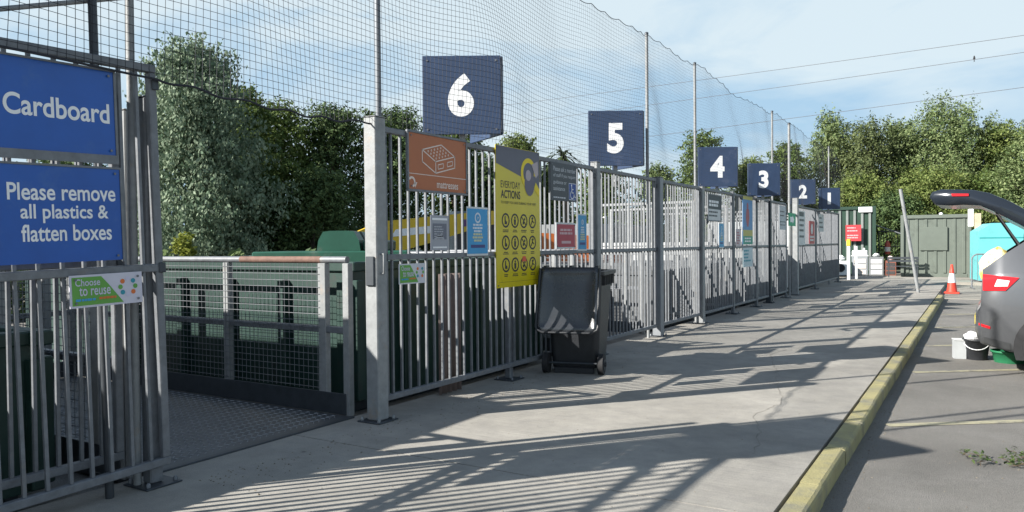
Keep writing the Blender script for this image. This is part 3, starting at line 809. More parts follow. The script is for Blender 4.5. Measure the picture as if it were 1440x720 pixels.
# ------------------------------------------------------------------ gateway platform, mesh barriers
def tread_mat():
    M = mat('tread_plate', (0.11, 0.117, 0.125), 0.55, 0.5, 0.2, 3)
    n = M.node_tree; b = n.nodes['Principled BSDF']
    return M
plt = thing('gateway_platform', 'dark steel tread plate floor in the open gateway', 'platform', (FX-0.29, 2.9, 0))
TREAD = tread_mat()
MB().box((-4.2, 0.05, -0.12), (0.0, 1.86, 0.004)).build('floor_plate', TREAD, plt)
mb = MB()
i = 0
x = -4.1
while x < -0.08:
    y = 0.10 + (0.03 if i % 2 else 0)
    while y < 1.82:
        d = 0.017
        s = 1 if (i % 2) else -1
        mb.add([(x-d, y-d*s-0.006, 0.0045), (x+d, y+d*s-0.006, 0.0045), (x+d, y+d*s+0.006, 0.0045), (x-d, y-d*s+0.006, 0.0045), (x, y, 0.012)], [(0,1,4),(1,2,4),(2,3,4),(3,0,4)])
        y += 0.06
    x += 0.05; i += 1
mb.build('raised_treads', mat('tread_ridges', (0.24, 0.25, 0.26), 0.45, 0.4, 0.15, 5), plt)
MB().cbox((-0.0005, 0.05, -0.1), (0.05, 1.86, 0.012), 0.004).build('edge_strip', DARK_STEEL, plt)

def mesh_barrier(label, p, length, rz, rusty=True, name='mesh_barrier'):
    t = thing(name, label, 'barrier', p, rz, 'mesh sided barriers of the gateway')
    h = 1.33
    MB().tube([(0.0, 0, h), (length, 0, h)], 0.03, 10).build('top_rail', GALV, t)
    if rusty: MB().tube([(0.3, 0, h), (1.35, 0, h)], 0.0315, 10).build('rusty_sleeve', RUST, t)
    MB().cbox((0, -0.025, 0.70), (length, 0.025, 0.755), 0.004).build('mid_rail', GALV, t)
    for x in (0.0, 0.28, 1.55, 2.85, length):
        w = 0.045 if x in (0.28,) else 0.035
        MB().cbox((x-w, -0.03, 0.0), (x+w, 0.03, h-0.03), 0.004).build('upright', GALV_WORN if x < 2 else GALV, t)
    MB().cbox((0.0, 0.031, 0.01), (length, 0.039, 0.19), 0.002).build('kick_plate', DARK_STEEL, t)
    g = MB()
    zc = 0.22
    while zc < h-0.03:
        g.tube([(0.3, 0.034, zc), (length, 0.034, zc)], 0.0028, 4, cap=False); zc += 0.058
    xc = 0.33
    while xc < length:
        g.tube([(xc, 0.034, 0.20), (xc, 0.034, h-0.03)], 0.0028, 4, cap=False); xc += 0.058
    g.build('wire_mesh', GALV, t)
    return t
mesh_barrier('wire mesh barrier on the right side of the gateway platform', (FX-0.34, 4.80, 0.0), 4.4, R(180))
mesh_barrier('wire mesh barrier on the left side of the gateway platform', (FX-0.34, 2.80, 0.0), 4.4, R(180), rusty=False)
mesh_barrier('wire mesh barrier behind the bars just right of the wheelie bin', (FX-0.34, 9.02, 0.0), 3.8, R(180), rusty=False)
mesh_barrier('wire mesh barrier behind the thick dark hinge post', (FX-0.34, 11.45, 0.0), 3.8, R(180), rusty=False)
MB_back = mesh_barrier('wire mesh barrier across the back end of the gateway platform', (FX-4.5, 4.74, 0.0), 1.88, R(-90), rusty=False)

# ------------------------------------------------------------------ skips and machines behind the fence
def skip(label, x0, x1, y0, y1, h, mt, group='steel skips behind the fence', z0=-0.13, lid=False):
    cx, cy = (x0+x1)/2, (y0+y1)/2
    t = thing('skip', label, 'skip', (cx, cy, z0), 0, group)
    L, W = (x1-x0)/2, (y1-y0)/2
    th = 0.05
    b = MB()
    b.box((-L, -W, 0.12), (L, -W+th, h)).box((-L, W-th, 0.12), (L, W, h)).box((-L, -W+th, 0.12), (-L+th, W-th, h)).box((L-th, -W+th, 0.12), (L, W-th, h)).box((-L+th, -W+th, 0.12), (L-th, W-th, 0.2))
    b.build('body', mt, t)
    r = MB()
    n = max(3, int(2*L/0.75))
    for i in range(n+1):
        x = -L + 0.06 + (2*L-0.12)*i/n
        for s in (-1, 1): r.cbox((x-0.045, s*(W+0.0015), 0.14), (x+0.045, s*(W+0.075), h-0.08), 0.008)
    n = max(2, int(2*W/0.6))
    for i in range(n+1):
        y = -W + 0.06 + (2*W-0.12)*i/n
        for s in (-1, 1): r.cbox((s*(L+0.0015), y-0.045, 0.14), (s*(L+0.075), y+0.045, h-0.08), 0.008)
    r.build_each('rib', mt, t)
    rim = MB()
    for s in (-1, 1):
        rim.cbox((-L-0.08, s*(W-0.03)-0.06, h), (L+0.08, s*(W-0.03)+0.06, h+0.09), 0.01)
        rim.cbox((s*(L-0.03)-0.06, -W+0.031, h+0.002), (s*(L-0.03)+0.06, W-0.031, h+0.088), 0.01)
    rim.build_each('rim', mt, t)
    fl = MB()
    for x in (-L+0.2, L-0.2): fl.cbox((x-0.1, -W+0.1, 0.0), (x+0.1, W-0.1, 0.118), 0.01)
    fl.build_each('skid', DARK_STEEL, t)
    if lid: MB().cbox((-L+0.06, -W+0.1, h-0.14), (L-0.06, W-0.1, h-0.02), 0.02).build('load', lid, t)
    return t
WASTE = mat('mixed_waste', (0.09, 0.08, 0.07), 0.9, 0, 0.6, 3, 1.0, 6)
skip('dark green skip right of the gateway behind the mattress panel', -10.6, -4.95, 5.22, 8.75, 1.34, GREEN_SKIP, lid=WASTE)
skip('low dark green skip left of the gateway behind the blue signs', -6.1, -4.85, 0.1, 2.45, 1.0, GREEN_SKIP, lid=WASTE)
skip('dark grey skip behind the bare panel below sign 5', -9.6, -5.6, 9.25, 11.3, 1.15, mat('grey_skip', (0.045, 0.055, 0.058), 0.6, 0, 0.2, 3), lid=WASTE)
skip('dark steel skip behind the panel below sign 4', -9.2, -4.85, 12.8, 15.2, 1.0, mat('grey_skip_b', (0.09, 0.095, 0.10), 0.6, 0, 0.2, 3), lid=WASTE)
skip('dark skip behind the panel with the tall poster', -9.2, -4.8, 15.8, 18.3, 1.05, mat('dark_skip', (0.10, 0.11, 0.12), 0.6, 0, 0.2, 3), lid=WASTE)
skip('pale grey skip behind the panel before the far gap', -9.2, -4.8, 18.9, 21.4, 1.5, mat('pale_skip', (0.46, 0.47, 0.47), 0.6, 0, 0.2, 3), lid=WASTE)
skip('light grey skip behind the panel below sign 2', -9.2, -4.8, 22.0, 24.4, 1.35, mat('pale_skip_b', (0.50, 0.51, 0.51), 0.6, 0, 0.2, 3), lid=WASTE)
skip('light grey skip behind the last panel of the fence', -9.2, -4.8, 25.0, 28.6, 1.35, mat('pale_skip_c', (0.48, 0.49, 0.49), 0.6, 0, 0.2, 3), lid=WASTE)
cbx = thing('shade_container', 'tall closed dark green container added out of view to shade the left bay', 'container', (-8.4, 1.4, -0.13))  # unseen box added here, height chosen so its shadow covers gate foot and barrier
MB().cbox((-2.2, -1.3, 0.1), (2.2, 1.3, 2.5), 0.03).build('body', GREEN_SKIP, cbx)
for k in range(6):
    MB().cbox((-2.0+k*0.8-.05, 1.3015, 0.2), (-2.0+k*0.8+.05, 1.36, 2.4), 0.01).build('rib', GREEN_SKIP, cbx)
    MB().cbox((2.2015, -1.15+k*0.46-.05, 0.2), (2.26, -1.15+k*0.46+.05, 2.4), 0.01).build('rib', GREEN_SKIP, cbx)
for sx in (-1.6, 1.6): MB().cbox((sx-.1, -1.2, 0), (sx+.1, 1.2, 0.098), 0.01).build('skid', DARK_STEEL, cbx)
# rusty corrugated sheet stood behind the mattress panel
mb = MB(); pts = []
for i in range(33):
    a = i/32; pts.append((0.36*a, 0.018*math.sin(a*math.pi*9)))
for (p, q) in zip(pts[:-1], pts[1:]):
    mb.add([(p[1], p[0], 0), (q[1], q[0], 0), (q[1], q[0], 1.16), (p[1], p[0], 1.16), (p[1]-.004, p[0], 0), (q[1]-.004, q[0], 0), (q[1]-.004, q[0], 1.16), (p[1]-.004, p[0], 1.16)], [(0,1,2,3),(7,6,5,4),(0,4,5,1),(3,2,6,7)], True)
tag(mb.build('corrugated_sheet', mat('dull_corrugated', (0.15, 0.115, 0.105), 0.85, 0, 0.3, 6), loc=(FX-0.17, 5.85, 0.01)), 'dull brown corrugated sheet stood behind the bars of the mattress panel', 'sheet')

# green compactor with rounded hood, seen over the mesh barrier
cp = thing('compactor', 'green compactor with a rounded hood standing beyond the mesh barrier', 'compactor', (-8.55, 8.95, -0.09), R(28))
MB().cbox((-1.3, -0.6, 0.1), (1.1, 0.7, 1.46), 0.02).build('body', GREEN_LIGHT, cp)
hood = []
for k in range(9):
    a = math.pi*k/8
    hood.append((0.34*math.cos(a), 1.47 + 0.0 + 0.30*min(1, math.sin(a)*1.35)))
MB().prism([(0.34, 1.462)] + hood[1:-1] + [(-0.34, 1.462)], -0.45, 0.4, 'y').build('hood', GREEN_LIGHT, cp)
MB().prism([(p[0]*1.015, 1.462+(p[1]-1.462)*1.015) for p in ([(0.34, 1.462)] + hood[1:-1] + [(-0.34, 1.462)])], -0.12, -0.02, 'y').build('black_band', BLACK_RUB, cp)
MB().cbox((0.36, -0.4, 1.462), (0.75, 0.2, 1.62), 0.02).build('motor_cover', GREEN_LIGHT, cp)
MB().cbox((-1.2, 0.0, 0.0), (-1.0, 0.5, 0.098), 0.01).cbox((0.8, 0.0, 0.0), (1.0, 0.5, 0.098), 0.01).build_each('skid', DARK_STEEL, cp)

# yellow loader with its boom raised, behind the mattress panel
YELP = mat('yellow_machine_paint', (0.62, 0.42, 0.02), 0.4, 0, 0.08, 3, dirt=(0.25, 0.18, 0.06), dirt_amt=0.15)
ld = thing('telehandler', 'yellow telehandler with long boom behind the mattress panel', 'telehandler', (-9.2, 13.3, -0.13), R(52))
MB().prism([(-2.6, 1.36), (-2.5, 1.80), (-1.9, 2.06), (0.2, 2.27), (0.75, 2.31), (0.75, 2.05), (0.2, 1.95), (-0.9, 1.62), (-1.9, 1.36), (-2.3, 1.24)], -0.17, 0.17, 'y').build('boom', YELP, ld)
MB().prism([(-1.7, 1.75), (-0.9, 1.82), (-0.8, 1.98), (-1.6, 1.9)], -0.174, -0.171, 'y').build('pale_decal', WHITE, ld)
MB().prism([(-0.2, 1.95), (0.35, 2.03), (0.35, 2.16), (-0.2, 2.1)], -0.174, -0.171, 'y').build('purple_decal', flat('purple', (0.12, 0.05, 0.16)), ld)
MB().cbox((-1.6, -0.75, 0.55), (2.2, 0.75, 1.18), 0.05).build('chassis', DARK_STEEL, ld)
MB().cbox((-0.3, 0.2, 1.185), (1.1, 0.95, 2.3), 0.06).build('cab', mat('cab_glass', (0.03, 0.04, 0.05), 0.15), ld)
for x in (-1.2, 1.6):
    for y in (-0.85, 0.85):
        w = MB().tube([(x, y-0.17, 0.55), (x, y+0.17, 0.55)], 0.54, 22).build('wheel', BLACK_RUB, ld)
        s = 1 if y > 0 else -1
        MB().tube([(x, y+s*0.171, 0.55), (x, y+s*0.19, 0.55)], 0.28, 16).build('rim', YELP, w)
MB().prism([(-2.95, 0.95), (-2.3, 1.05), (-2.2, 1.4), (-2.62, 1.55)], -0.7, 0.7, 'y').build('bucket', mat('worn_bucket', (0.30, 0.22, 0.15), 0.6, 0.3), ld)

# orange dumper behind the bin panel
od = thing('site_dumper', 'small orange dumper seen through the bars right of the red notice', 'dumper', (-8.3, 16.3, -0.13), R(40))
ORP = mat('orange_machine_paint', (0.60, 0.15, 0.025), 0.45, 0, 0.1, 3)
MB().prism([(-0.9, 1.15), (0.35, 1.0), (0.5, 1.75), (-1.1, 1.85)], -0.6, 0.6, 'y').build('tipping_skip', ORP, od)
MB().cbox((0.2, -0.4, 0.45), (1.5, 0.4, 0.98), 0.04).build('chassis', DARK_STEEL, od)
MB().cbox((0.85, -0.3, 0.985), (1.4, 0.3, 1.45), 0.05).build('engine_cover', ORP, od)
MB().tube([(0.75, -0.35, 0.98), (0.75, -0.35, 2.2), (0.75, 0.35, 2.2), (0.75, 0.35, 0.98)], 0.03, 8).build('roll_bar', WHITE, od)
for x in (-0.35, 1.15):
    for y in (-0.5, 0.5):
        MB().tube([(x, y-0.14, 0.4), (x, y+0.14, 0.4)], 0.4, 18).build('wheel', BLACK_RUB, od)
# white van-like cabin roofs and stores seen through the far bars
for i, (x0, x1, y0, y1, h, c, l) in enumerate([
        (-9.0, -5.6, 29.3, 32.0, 2.35, (0.50, 0.52, 0.53), 'pale grey steel store behind the far end of the fence'),
        (-13.5, -10.2, 21.5, 26.5, 2.2, (0.16, 0.17, 0.175), 'grey steel store standing behind the skips of the far bays')]):
    t = thing('steel_store', l, 'container', ((x0+x1)/2, (y0+y1)/2, -0.13))
    L, W = (x1-x0)/2, (y1-y0)/2
    MM = mat('store_paint', c, 0.55, 0, 0.12, 2)
    MB().cbox((-L, -W, 0), (L, W, h), 0.03).build('body', MM, t)
    r = MB(); n = int(2*L/0.3)
    for k in range(n): 
        x = -L+0.15+k*0.3
        r.cbox((x-0.06, -W-0.03, 0.12), (x+0.06, -W-0.0015, h-0.12), 0.01)
    n = int(2*W/0.3)
    for k in range(n):
        y = -W+0.15+k*0.3
        r.cbox((L+0.0015, y-0.06, 0.12), (L+0.03, y+0.06, h-0.12), 0.01)
    r.build_each('rib', MM, t)

# ------------------------------------------------------------------ wheelie bin with its lid hanging open
bn = thing('wheelie_bin', 'black two wheeled bin with its lid hanging open against the fence', 'wheelie bin', (-3.85, 7.58, 0.0), R(14.5))
bn.scale = (1.2, 1.17, 1.14)
# local: -y is the wheel side (towards the camera), x to the right
def ringz(w, d0, d1, z, r=0.05):
    out = []
    for (cx, cy, a0) in ((w/2-r, d0+r, -90), (w/2-r, d1-r, 0), (-w/2+r, d1-r, 90), (-w/2+r, d0+r, 180)):
        for k in range(5):
            a = R(a0 + 90*k/4); out.append((cx+r*math.cos(a), cy+r*math.sin(a), z))
    return out
def loft(rings, cap0=True, cap1=True, smooth=False):
    mb = MB(); n = len(rings[0]); vs = [p for r_ in rings for p in r_]
    fs = []
    for i in range(len(rings)-1):
        for k in range(n):
            j = (k+1) % n; fs.append((i*n+k, i*n+j, i*n+n+j, i*n+n+k))
    if cap0: fs.append(tuple(reversed(range(n))))
    if cap1: fs.append(tuple(range((len(rings)-1)*n, len(rings)*n)))
    return mb.add(vs, fs, smooth)
BINM = mat('bin_plastic', (0.02, 0.022, 0.026), 0.45, 0, 0.25, 14, 0.3, 180)
loft([ringz(0.44, 0.06, 0.52, 0.05), ringz(0.46, 0.04, 0.54, 0.25), ringz(0.53, 0.0, 0.64, 0.93), ringz(0.535, 0.0, 0.65, 0.97), ringz(0.49, 0.03, 0.61, 0.97), ringz(0.46, 0.05, 0.56, 0.5), ringz(0.40, 0.09, 0.49, 0.1)]).build('body', BINM, bn)
loft([ringz(0.575, -0.03, 0.685, 0.955), ringz(0.60, -0.04, 0.70, 0.965), ringz(0.60, -0.04, 0.70, 1.0), ringz(0.50, 0.02, 0.62, 1.0), ringz(0.50, 0.02, 0.62, 0.955)], False, False).build('collar', BINM, bn)
for sx in (-1, 1):
    MB().cbox((sx*0.235-0.02, 0.08, 0.72), (sx*0.235+0.05*sx+0.0, 0.56, 0.74), 0.003)
fins = MB()
for k in range(6):
    y = 0.08 + k*0.1
    for s in (-1, 1): fins.prism([(y, 0.86), (y+0.012, 0.86), (y+0.012, 0.955), (y, 0.955)], s*0.262, s*0.29, 'x')
fins.build_each('collar_fin', BINM, bn)
MB().tube([(-0.26, -0.10, 1.03), (0.26, -0.10, 1.03)], 0.016, 10).build('handle_bar', BLACK_PL, bn)
for sx in (-1, 0.0, 1):
    MB().prism([(-0.125, 1.005), (-0.085, 1.06), (0.02, 1.06), (0.05, 0.985), (-0.04, 0.985)], sx*0.24-0.014, sx*0.24+0.014, 'x').build('hinge_lug', BLACK_PL, bn)
# lid: shallow dished panel hanging over the handle, leaning off the body
lid = MB()
nU, nV = 12, 12
def lidp(u, v, off):
    w = 0.275 + 0.012*v
    x = (u*2-1)*w
    e = max(abs(u*2-1), abs(v*2-1))
    bul = 0.055*(1-e**6)
    z = 1.035 - v*0.60
    y = -0.135 - 0.115*v - 0.05*math.sin(v*math.pi*0.5) + bul*0.7 + off
    cz = 0.03 if (v > 0.98 and abs(u*2-1) > 0.9) else 0
    return (x*(0.97 if v > 0.95 else 1), y, z+cz)
V0 = [lidp(u/nU, v/nV, 0) for v in range(nV+1) for u in range(nU+1)]
V1 = [lidp(u/nU, v/nV, 0.012) for v in range(nV+1) for u in range(nU+1)]
N = len(V0); fs = []
for v in range(nV):
    for u in range(nU):
        a = v*(nU+1)+u; q = (a, a+1, a+nU+2, a+nU+1)
        fs.append(q); fs.append(tuple(N+i for i in reversed(q)))
bd = [i for i in range(nU)] ; 
edge = [u for u in range(nU+1)] + [v*(nU+1)+nU for v in range(1, nV+1)] + [nV*(nU+1)+u for u in range(nU-1, -1, -1)] + [v*(nU+1) for v in range(nV-1, 0, -1)]
for a, b in zip(edge, edge[1:]+edge[:1]): fs.append((a, b, N+b, N+a))
lid.add(V0+V1, fs, True)
lid.build('lid', mat('bin_lid_plastic', (0.022, 0.025, 0.03), 0.24, 0, 0.2, 8, 0.12, 120, spec=0.9), bn)
rimm = MB().tube([lidp(0.0, v/10, 0.004) for v in range(11)] + [lidp(u/10, 1, 0.004) for u in range(1, 11)] + [lidp(1, 1-v/10, 0.004) for v in range(1, 11)], 0.012, 8)
rimm.build('lid_rim', BLACK_PL, bn)
MB().tube([(-0.27, 0.02, 0.10), (0.27, 0.02, 0.10)], 0.012, 8).build('axle', DARK_STEEL, bn)
for s in (-1, 1):
    w = MB().tube([(s*0.235, 0.02, 0.10), (s*0.285, 0.02, 0.10)], 0.10, 24).build('wheel', BLACK_RUB, bn)
    MB().tube([(s*0.286, 0.02, 0.10), (s*0.292, 0.02, 0.10)], 0.062, 18).tube([(s*0.2925, 0.02, 0.10), (s*0.305, 0.02, 0.10)], 0.022, 10).build('hub', BLACK_PL, w)
MB().cbox((-0.19, 0.015, 0.0), (0.19, 0.05, 0.06), 0.006).cbox((-0.2, 0.46, 0.0), (0.2, 0.51, 0.06), 0.006).build_each('foot', BINM, bn)

# ------------------------------------------------------------------ estate / SUV car with its tailgate up
car = thing('parked_car', 'dark grey car parked with its tailgate raised and boot open', 'car', (0.77, 11.28, -0.12), R(-1))
PAINT = mat('dark_grey_car_paint', (0.12, 0.125, 0.134), 0.28, 0.45, 0.05, 2)
PAINT.node_tree.nodes['Principled BSDF'].inputs['Coat Weight'].default_value = 0.6
GLASS = mat('tinted_glass', (0.012, 0.015, 0.018), 0.08, 0, 0.05)
# stations: x, floor z, widest half width, belt z, roof z, roof half width
ST = [(-0.79, 0.48, 0.70, 0.68, 0.70, 0.62), (-0.77, 0.40, 0.80, 0.73, 0.75, 0.70), (-0.735, 0.34, 0.86, 0.79, 0.82, 0.75), (-0.715, 0.33, 0.872, 1.16, 1.30, 0.765), (-0.50, 0.27, 0.90, 1.19, 1.48, 0.72), (-0.28, 0.23, 0.915, 1.19, 1.645, 0.68), (-0.05, 0.21, 0.92, 1.17, 1.70, 0.655), (0.5, 0.20, 0.92, 1.09, 1.71, 0.64), (1.3, 0.19, 0.92, 1.06, 1.71, 0.64), (1.9, 0.19, 0.92, 1.04, 1.62, 0.63), (2.5, 0.19, 0.92, 1.01, 1.14, 0.74), (3.0, 0.20, 0.90, 0.97, 1.05, 0.72), (3.4, 0.24, 0.84, 0.86, 0.94, 0.66), (3.58, 0.32, 0.70, 0.70, 0.74, 0.56)]
def sect(s):
    x, zb, w, zt, zr, wr = s
    half = [(0.70*w, zb), (0.93*w, zb+0.02), (0.985*w, zb+0.12), (w, 0.5*(zb+zt)+0.04), (0.985*w, zt-0.06), (0.955*w, zt), (wr+0.02, zr-0.08 if zr-zt > 0.14 else zr-0.03), (wr-0.04, zr-0.015 if zr-zt > 0.1 else zr-0.008), (wr*0.55, zr+0.012)]
    return [(x, -y, z) for y, z in half] + [(x, y, z) for y, z in reversed(half)]
rings = [sect(s) for s in ST]
n = len(rings[0])
mb = MB(); vs = [p for r_ in rings for p in r_]; fs = []
for i in range(len(rings)-1):
    for k in range(n):
        j = (k+1) % n
        # leave the boot aperture open: roof faces between stations 1 and 4
        if 2 <= i < 5 and 6 <= k <= n-8: continue
        fs.append((i*n+k, i*n+j, i*n+n+j, i*n+n+k))
fs.append(tuple(reversed(range(n)))); fs.append(tuple(range((len(rings)-1)*n, len(rings)*n)))
mb.add(vs, fs, True)
body = mb.build('body', PAINT, car)
MB().box((-0.72, -0.68, 0.66), (0.75, 0.68, 0.70)).box((0.72, -0.66, 0.70), (0.80, 0.66, 1.35)).build('boot_interior', BLACK_RUB, car)
# bumper lower trim and light band
def side_strip(x0, x1, z0, z1, y=0.0, inset=0.004):
    return [(x0, z0), (x1, z0), (x1, z1), (x0, z1)]
def surf(x, z, s):
    """half width of the body at x, z (outer skin)"""
    for a, b in zip(ST[:-1], ST[1:]):
        if a[0] <= x <= b[0]:
            t_ = (x-a[0])/(b[0]-a[0])
            ra, rb = sect(a)[:9], sect(b)[:9]
            prof = [((1-t_)*(-p[1])+t_*(-q[1]), (1-t_)*p[2]+t_*q[2]) for p, q in zip(ra, rb)]
            for (y0, z0), (y1, z1) in zip(prof[:-1], prof[1:]):
                if min(z0, z1) <= z <= max(z0, z1) and abs(z1-z0) > 1e-5:
                    return y0 + (y1-y0)*(z-z0)/(z1-z0)
            return prof[0][0]
    return 0.6
def patch(poly_, mt, name, off=0.006, parent=car, s=-1, sub=6):
    """quad patch (x,z corners: bl, br, tr, tl) laid on the side of the body"""
    mb = MB(); P = []
    for i in range(sub+1):
        for j in range(sub+1):
            u, v = i/sub, j/sub
            x = (1-v)*((1-u)*poly_[0][0]+u*poly_[1][0]) + v*((1-u)*poly_[3][0]+u*poly_[2][0])
            z = (1-v)*((1-u)*poly_[0][1]+u*poly_[1][1]) + v*((1-u)*poly_[3][1]+u*poly_[2][1])
            P.append((x, s*(surf(x, z, s)+off), z))
    f = []
    for i in range(sub):
        for j in range(sub):
            a = i*(sub+1)+j; f.append((a, a+1, a+sub+2, a+sub+1))
    mb.add(P, f, True)
    return mb.build(name, mt, parent)
LAMP = mat('tail_lamp_red', (0.36, 0.008, 0.014), 0.12, 0, 0.1, 30)
LN_ = LAMP.node_tree.nodes['Principled BSDF']
LN_.inputs['Emission Color'].default_value = (1.0, 0.03, 0.03, 1); LN_.inputs['Emission Strength'].default_value = 0.25
LAMPW = mat('tail_lamp_clear', (0.75, 0.62, 0.62), 0.1, 0, 0.05)
for s in (-1, 1):
    tl = patch([(-0.713, 0.98), (-0.49, 0.985), (-0.36, 1.07), (-0.42, 1.15), (-0.712, 1.17)][:2] + [(-0.36, 1.135), (-0.712, 1.17)], LAMP, 'tail_light', 0.012, s=s)
    patch([(-0.60, 1.03), (-0.47, 1.035), (-0.45, 1.10), (-0.57, 1.115)], LAMPW, 'clear_lens', 0.017, tl, s)
    patch([(-0.755, 0.57), (-0.64, 0.535), (-0.64, 0.565), (-0.755, 0.60)], LAMP, 'reflector', 0.008, s=s, sub=3)
    patch([(-0.75, 0.36), (-0.44, 0.25), (-0.44, 0.38), (-0.75, 0.45)], mat('bumper_trim', (0.06, 0.063, 0.066), 0.45), 'bumper_trim', 0.005, s=s)
    patch([(-0.10, 1.085), (1.55, 1.075), (1.40, 1.56), (0.10, 1.54)], GLASS, 'side_window', 0.006, s=s, sub=8)
    patch([(1.62, 1.075), (2.25, 1.06), (1.85, 1.5), (1.50, 1.55)], GLASS, 'front_window', 0.006, s=s, sub=6)
    for x in (0.0, 2.62):
        a = MB(); pts = [(x+0.415*math.cos(R(k)), 0.34+0.415*math.sin(R(k))) for k in range(-20, 201, 10)]
        a.prism(pts, s*0.90, s*0.928, 'y'); a.build('wheel_arch', BLACK_RUB, car)
        w = MB().tube([(x, s*0.72, 0.34), (x, s*0.925, 0.34), (x, s*0.945, 0.34)], [0.335, 0.335, 0.315], 28).build('wheel', BLACK_RUB, car)
        MB().tube([(x, s*0.9455, 0.34), (x, s*0.951, 0.34)], 0.235, 24).build('rim', mat('alloy', (0.40, 0.41, 0.42), 0.35, 0.6), w)
MB().cbox((-0.806, -0.26, 0.53), (-0.793, 0.26, 0.64), 0.004).build('number_plate', flat('plate_yellow', (0.62, 0.50, 0.05)), car)
# raised tailgate
tg_out = [(0.03, 1.69), (-0.18, 1.83), (-0.43, 2.0), (-0.65, 2.115), (-0.83, 2.16), (-0.99, 2.17), (-1.15, 2.18), (-1.25, 2.15), (-1.28, 2.09), (-1.22, 1.995), (-1.08, 1.98), (-0.93, 1.985), (-0.75, 1.97), (-0.58, 1.88), (-0.38, 1.75), (-0.11, 1.58), (0.01, 1.58)]
tg = MB()
def tgring(y, sc_): 
    cx = sum(p[0] for p in tg_out)/len(tg_out); cz = sum(p[1] for p in tg_out)/len(tg_out)
    return [(cx+(p[0]-cx)*sc_, y, cz+(p[1]-cz)*sc_ + (1-abs(y))*0.03) for p in tg_out]
tgm = loft([tgring(-0.66, 0.93), tgring(-0.62, 0.99), tgring(-0.3, 1.0), tgring(0.3, 1.0), tgring(0.62, 0.99), tgring(0.66, 0.93)], smooth=True)
TGP = mat('tailgate_gloss', (0.02, 0.026, 0.036), 0.2, 0.2, 0.05, 2)
tgo = tgm.build('tailgate', TGP, car)
MB().prism([(-1.04, 2.13), (-0.86, 2.122), (-0.86, 2.095), (-1.03, 2.10)], -0.675, -0.655, 'y').build('inner_tail_light', LAMP, tgo)
MB().prism([(-0.55, 1.965), (-0.23, 1.765), (-0.15, 1.73), (-0.13, 1.69), (-0.51, 1.90)], -0.66, -0.6605, 'y').build('rear_glass', GLASS, tgo)
for s in (-1, 1):
    MB().tube([(-0.62, s*0.6, 1.96), (-0.42, s*0.64, 1.62), (-0.30, s*0.655, 1.42)], [0.011, 0.011, 0.016], 8).build('gas_strut', BLACK_RUB, car)

def organic(name, label, cat, loc, r, mt, seed=1, sq=(1,1,1), lump=0.22, nu=18, nv=12):
    rr = random.Random(seed); ph = [(rr.uniform(1.5, 4), rr.uniform(0, 6), rr.uniform(1.5, 4), rr.uniform(0, 6)) for _ in range(4)]
    mb = MB(); vs, fs = [], []
    for j in range(nv+1):
        th = math.pi*j/nv
        for i in range(nu):
            a = 2*math.pi*i/nu
            k = 1 + lump*sum(math.sin(p[0]*a*1.0//1 + p[0]*math.cos(th)*2+p[1]) * math.sin(p[2]*th+p[3]+math.cos(a)*1.4) for p in ph)/2
            vs.append((r*sq[0]*k*math.sin(th)*math.cos(a), r*sq[1]*k*math.sin(th)*math.sin(a), r*sq[2]*(k*math.cos(th)+1)))
    for j in range(nv):
        for i in range(nu):
            q = (i+1) % nu; fs.append((j*nu+i, j*nu+q, (j+1)*nu+q, (j+1)*nu+i))
    mb.add(vs, fs, False)
    return tag(mb.build(name, mt, loc=loc), label, cat)
organic('rubbish_bag', 'yellow and white plastic bag lying in the open car boot', 'bag', (0.20, 11.0, 0.862), 0.165, mat('yellow_bag', (0.62, 0.50, 0.10), 0.4, 0, 0.15, 5, dirt=(0.72, 0.68, 0.55), dirt_amt=0.8, dscale=7), 3, (1.15, 1.0, 1.45), 0.12)
cbq = thing('cardboard_box', 'brown cardboard box inside the open car boot under the yellow bag', 'box', (0.38, 11.0, 0.5805), R(-1))
MB().cbox((-0.24, -0.3, 0.0), (0.24, 0.3, 0.28), 0.006).build('carton', mat('cardboard', (0.30, 0.20, 0.11), 0.85), cbq)
MB().box((-0.235, -0.03, 0.2805), (0.235, 0.03, 0.2812)).build('tape', mat('parcel_tape', (0.42, 0.32, 0.16), 0.3), cbq)

def bucket(label, loc, r0, r1, h, mt, handle=True, name='bucket', rim=None, bag=None):
    t = thing(name, label, 'bucket' if name == 'bucket' else 'tub', loc)
    MB().lathe([(r0, 0.0), (r1, h), (r1+0.012, h), (r1+0.012, h-0.025), (r1+0.004, h-0.025)], 24, cap=False).lathe([(r0-0.006, 0.012), (r1-0.006, h)], 24, cap=False).lathe([(0.001, 0.01), (r0, 0.01)], 24, cap=False).build('body', mt, t)
    if handle:
        MB().tube([(-r1*math.cos(a)*0.98, -r1*1.02*math.sin(a)*0.98-0.01, h-0.02-0.11*math.sin(a)) for a in [math.pi*k/12 for k in range(13)]], 0.006, 6).build('handle', WHITE, t)
    return t
bk = bucket('black bucket with white handle on the road behind the car', (-0.02, 11.72, -0.118), 0.12, 0.155, 0.27, BLACK_PL)
bucket('low green tub on the road under the rear of the car', (0.34, 11.62, -0.118), 0.17, 0.2, 0.15, mat('green_tub_plastic', (0.02, 0.17, 0.075), 0.5), handle=False, name='tub')
organic('plastic_bag', 'crumpled white bag stuffed in the black bucket', 'bag', (-0.07, 11.72, 0.10), 0.075, WHITE, 5, (1.2, 1.0, 0.9))
wb = thing('plastic_crate', 'white plastic crate beside the black bucket', 'crate', (-0.22, 11.72, -0.118), R(10))
wb.scale = (0.5, 0.8, 1.0)
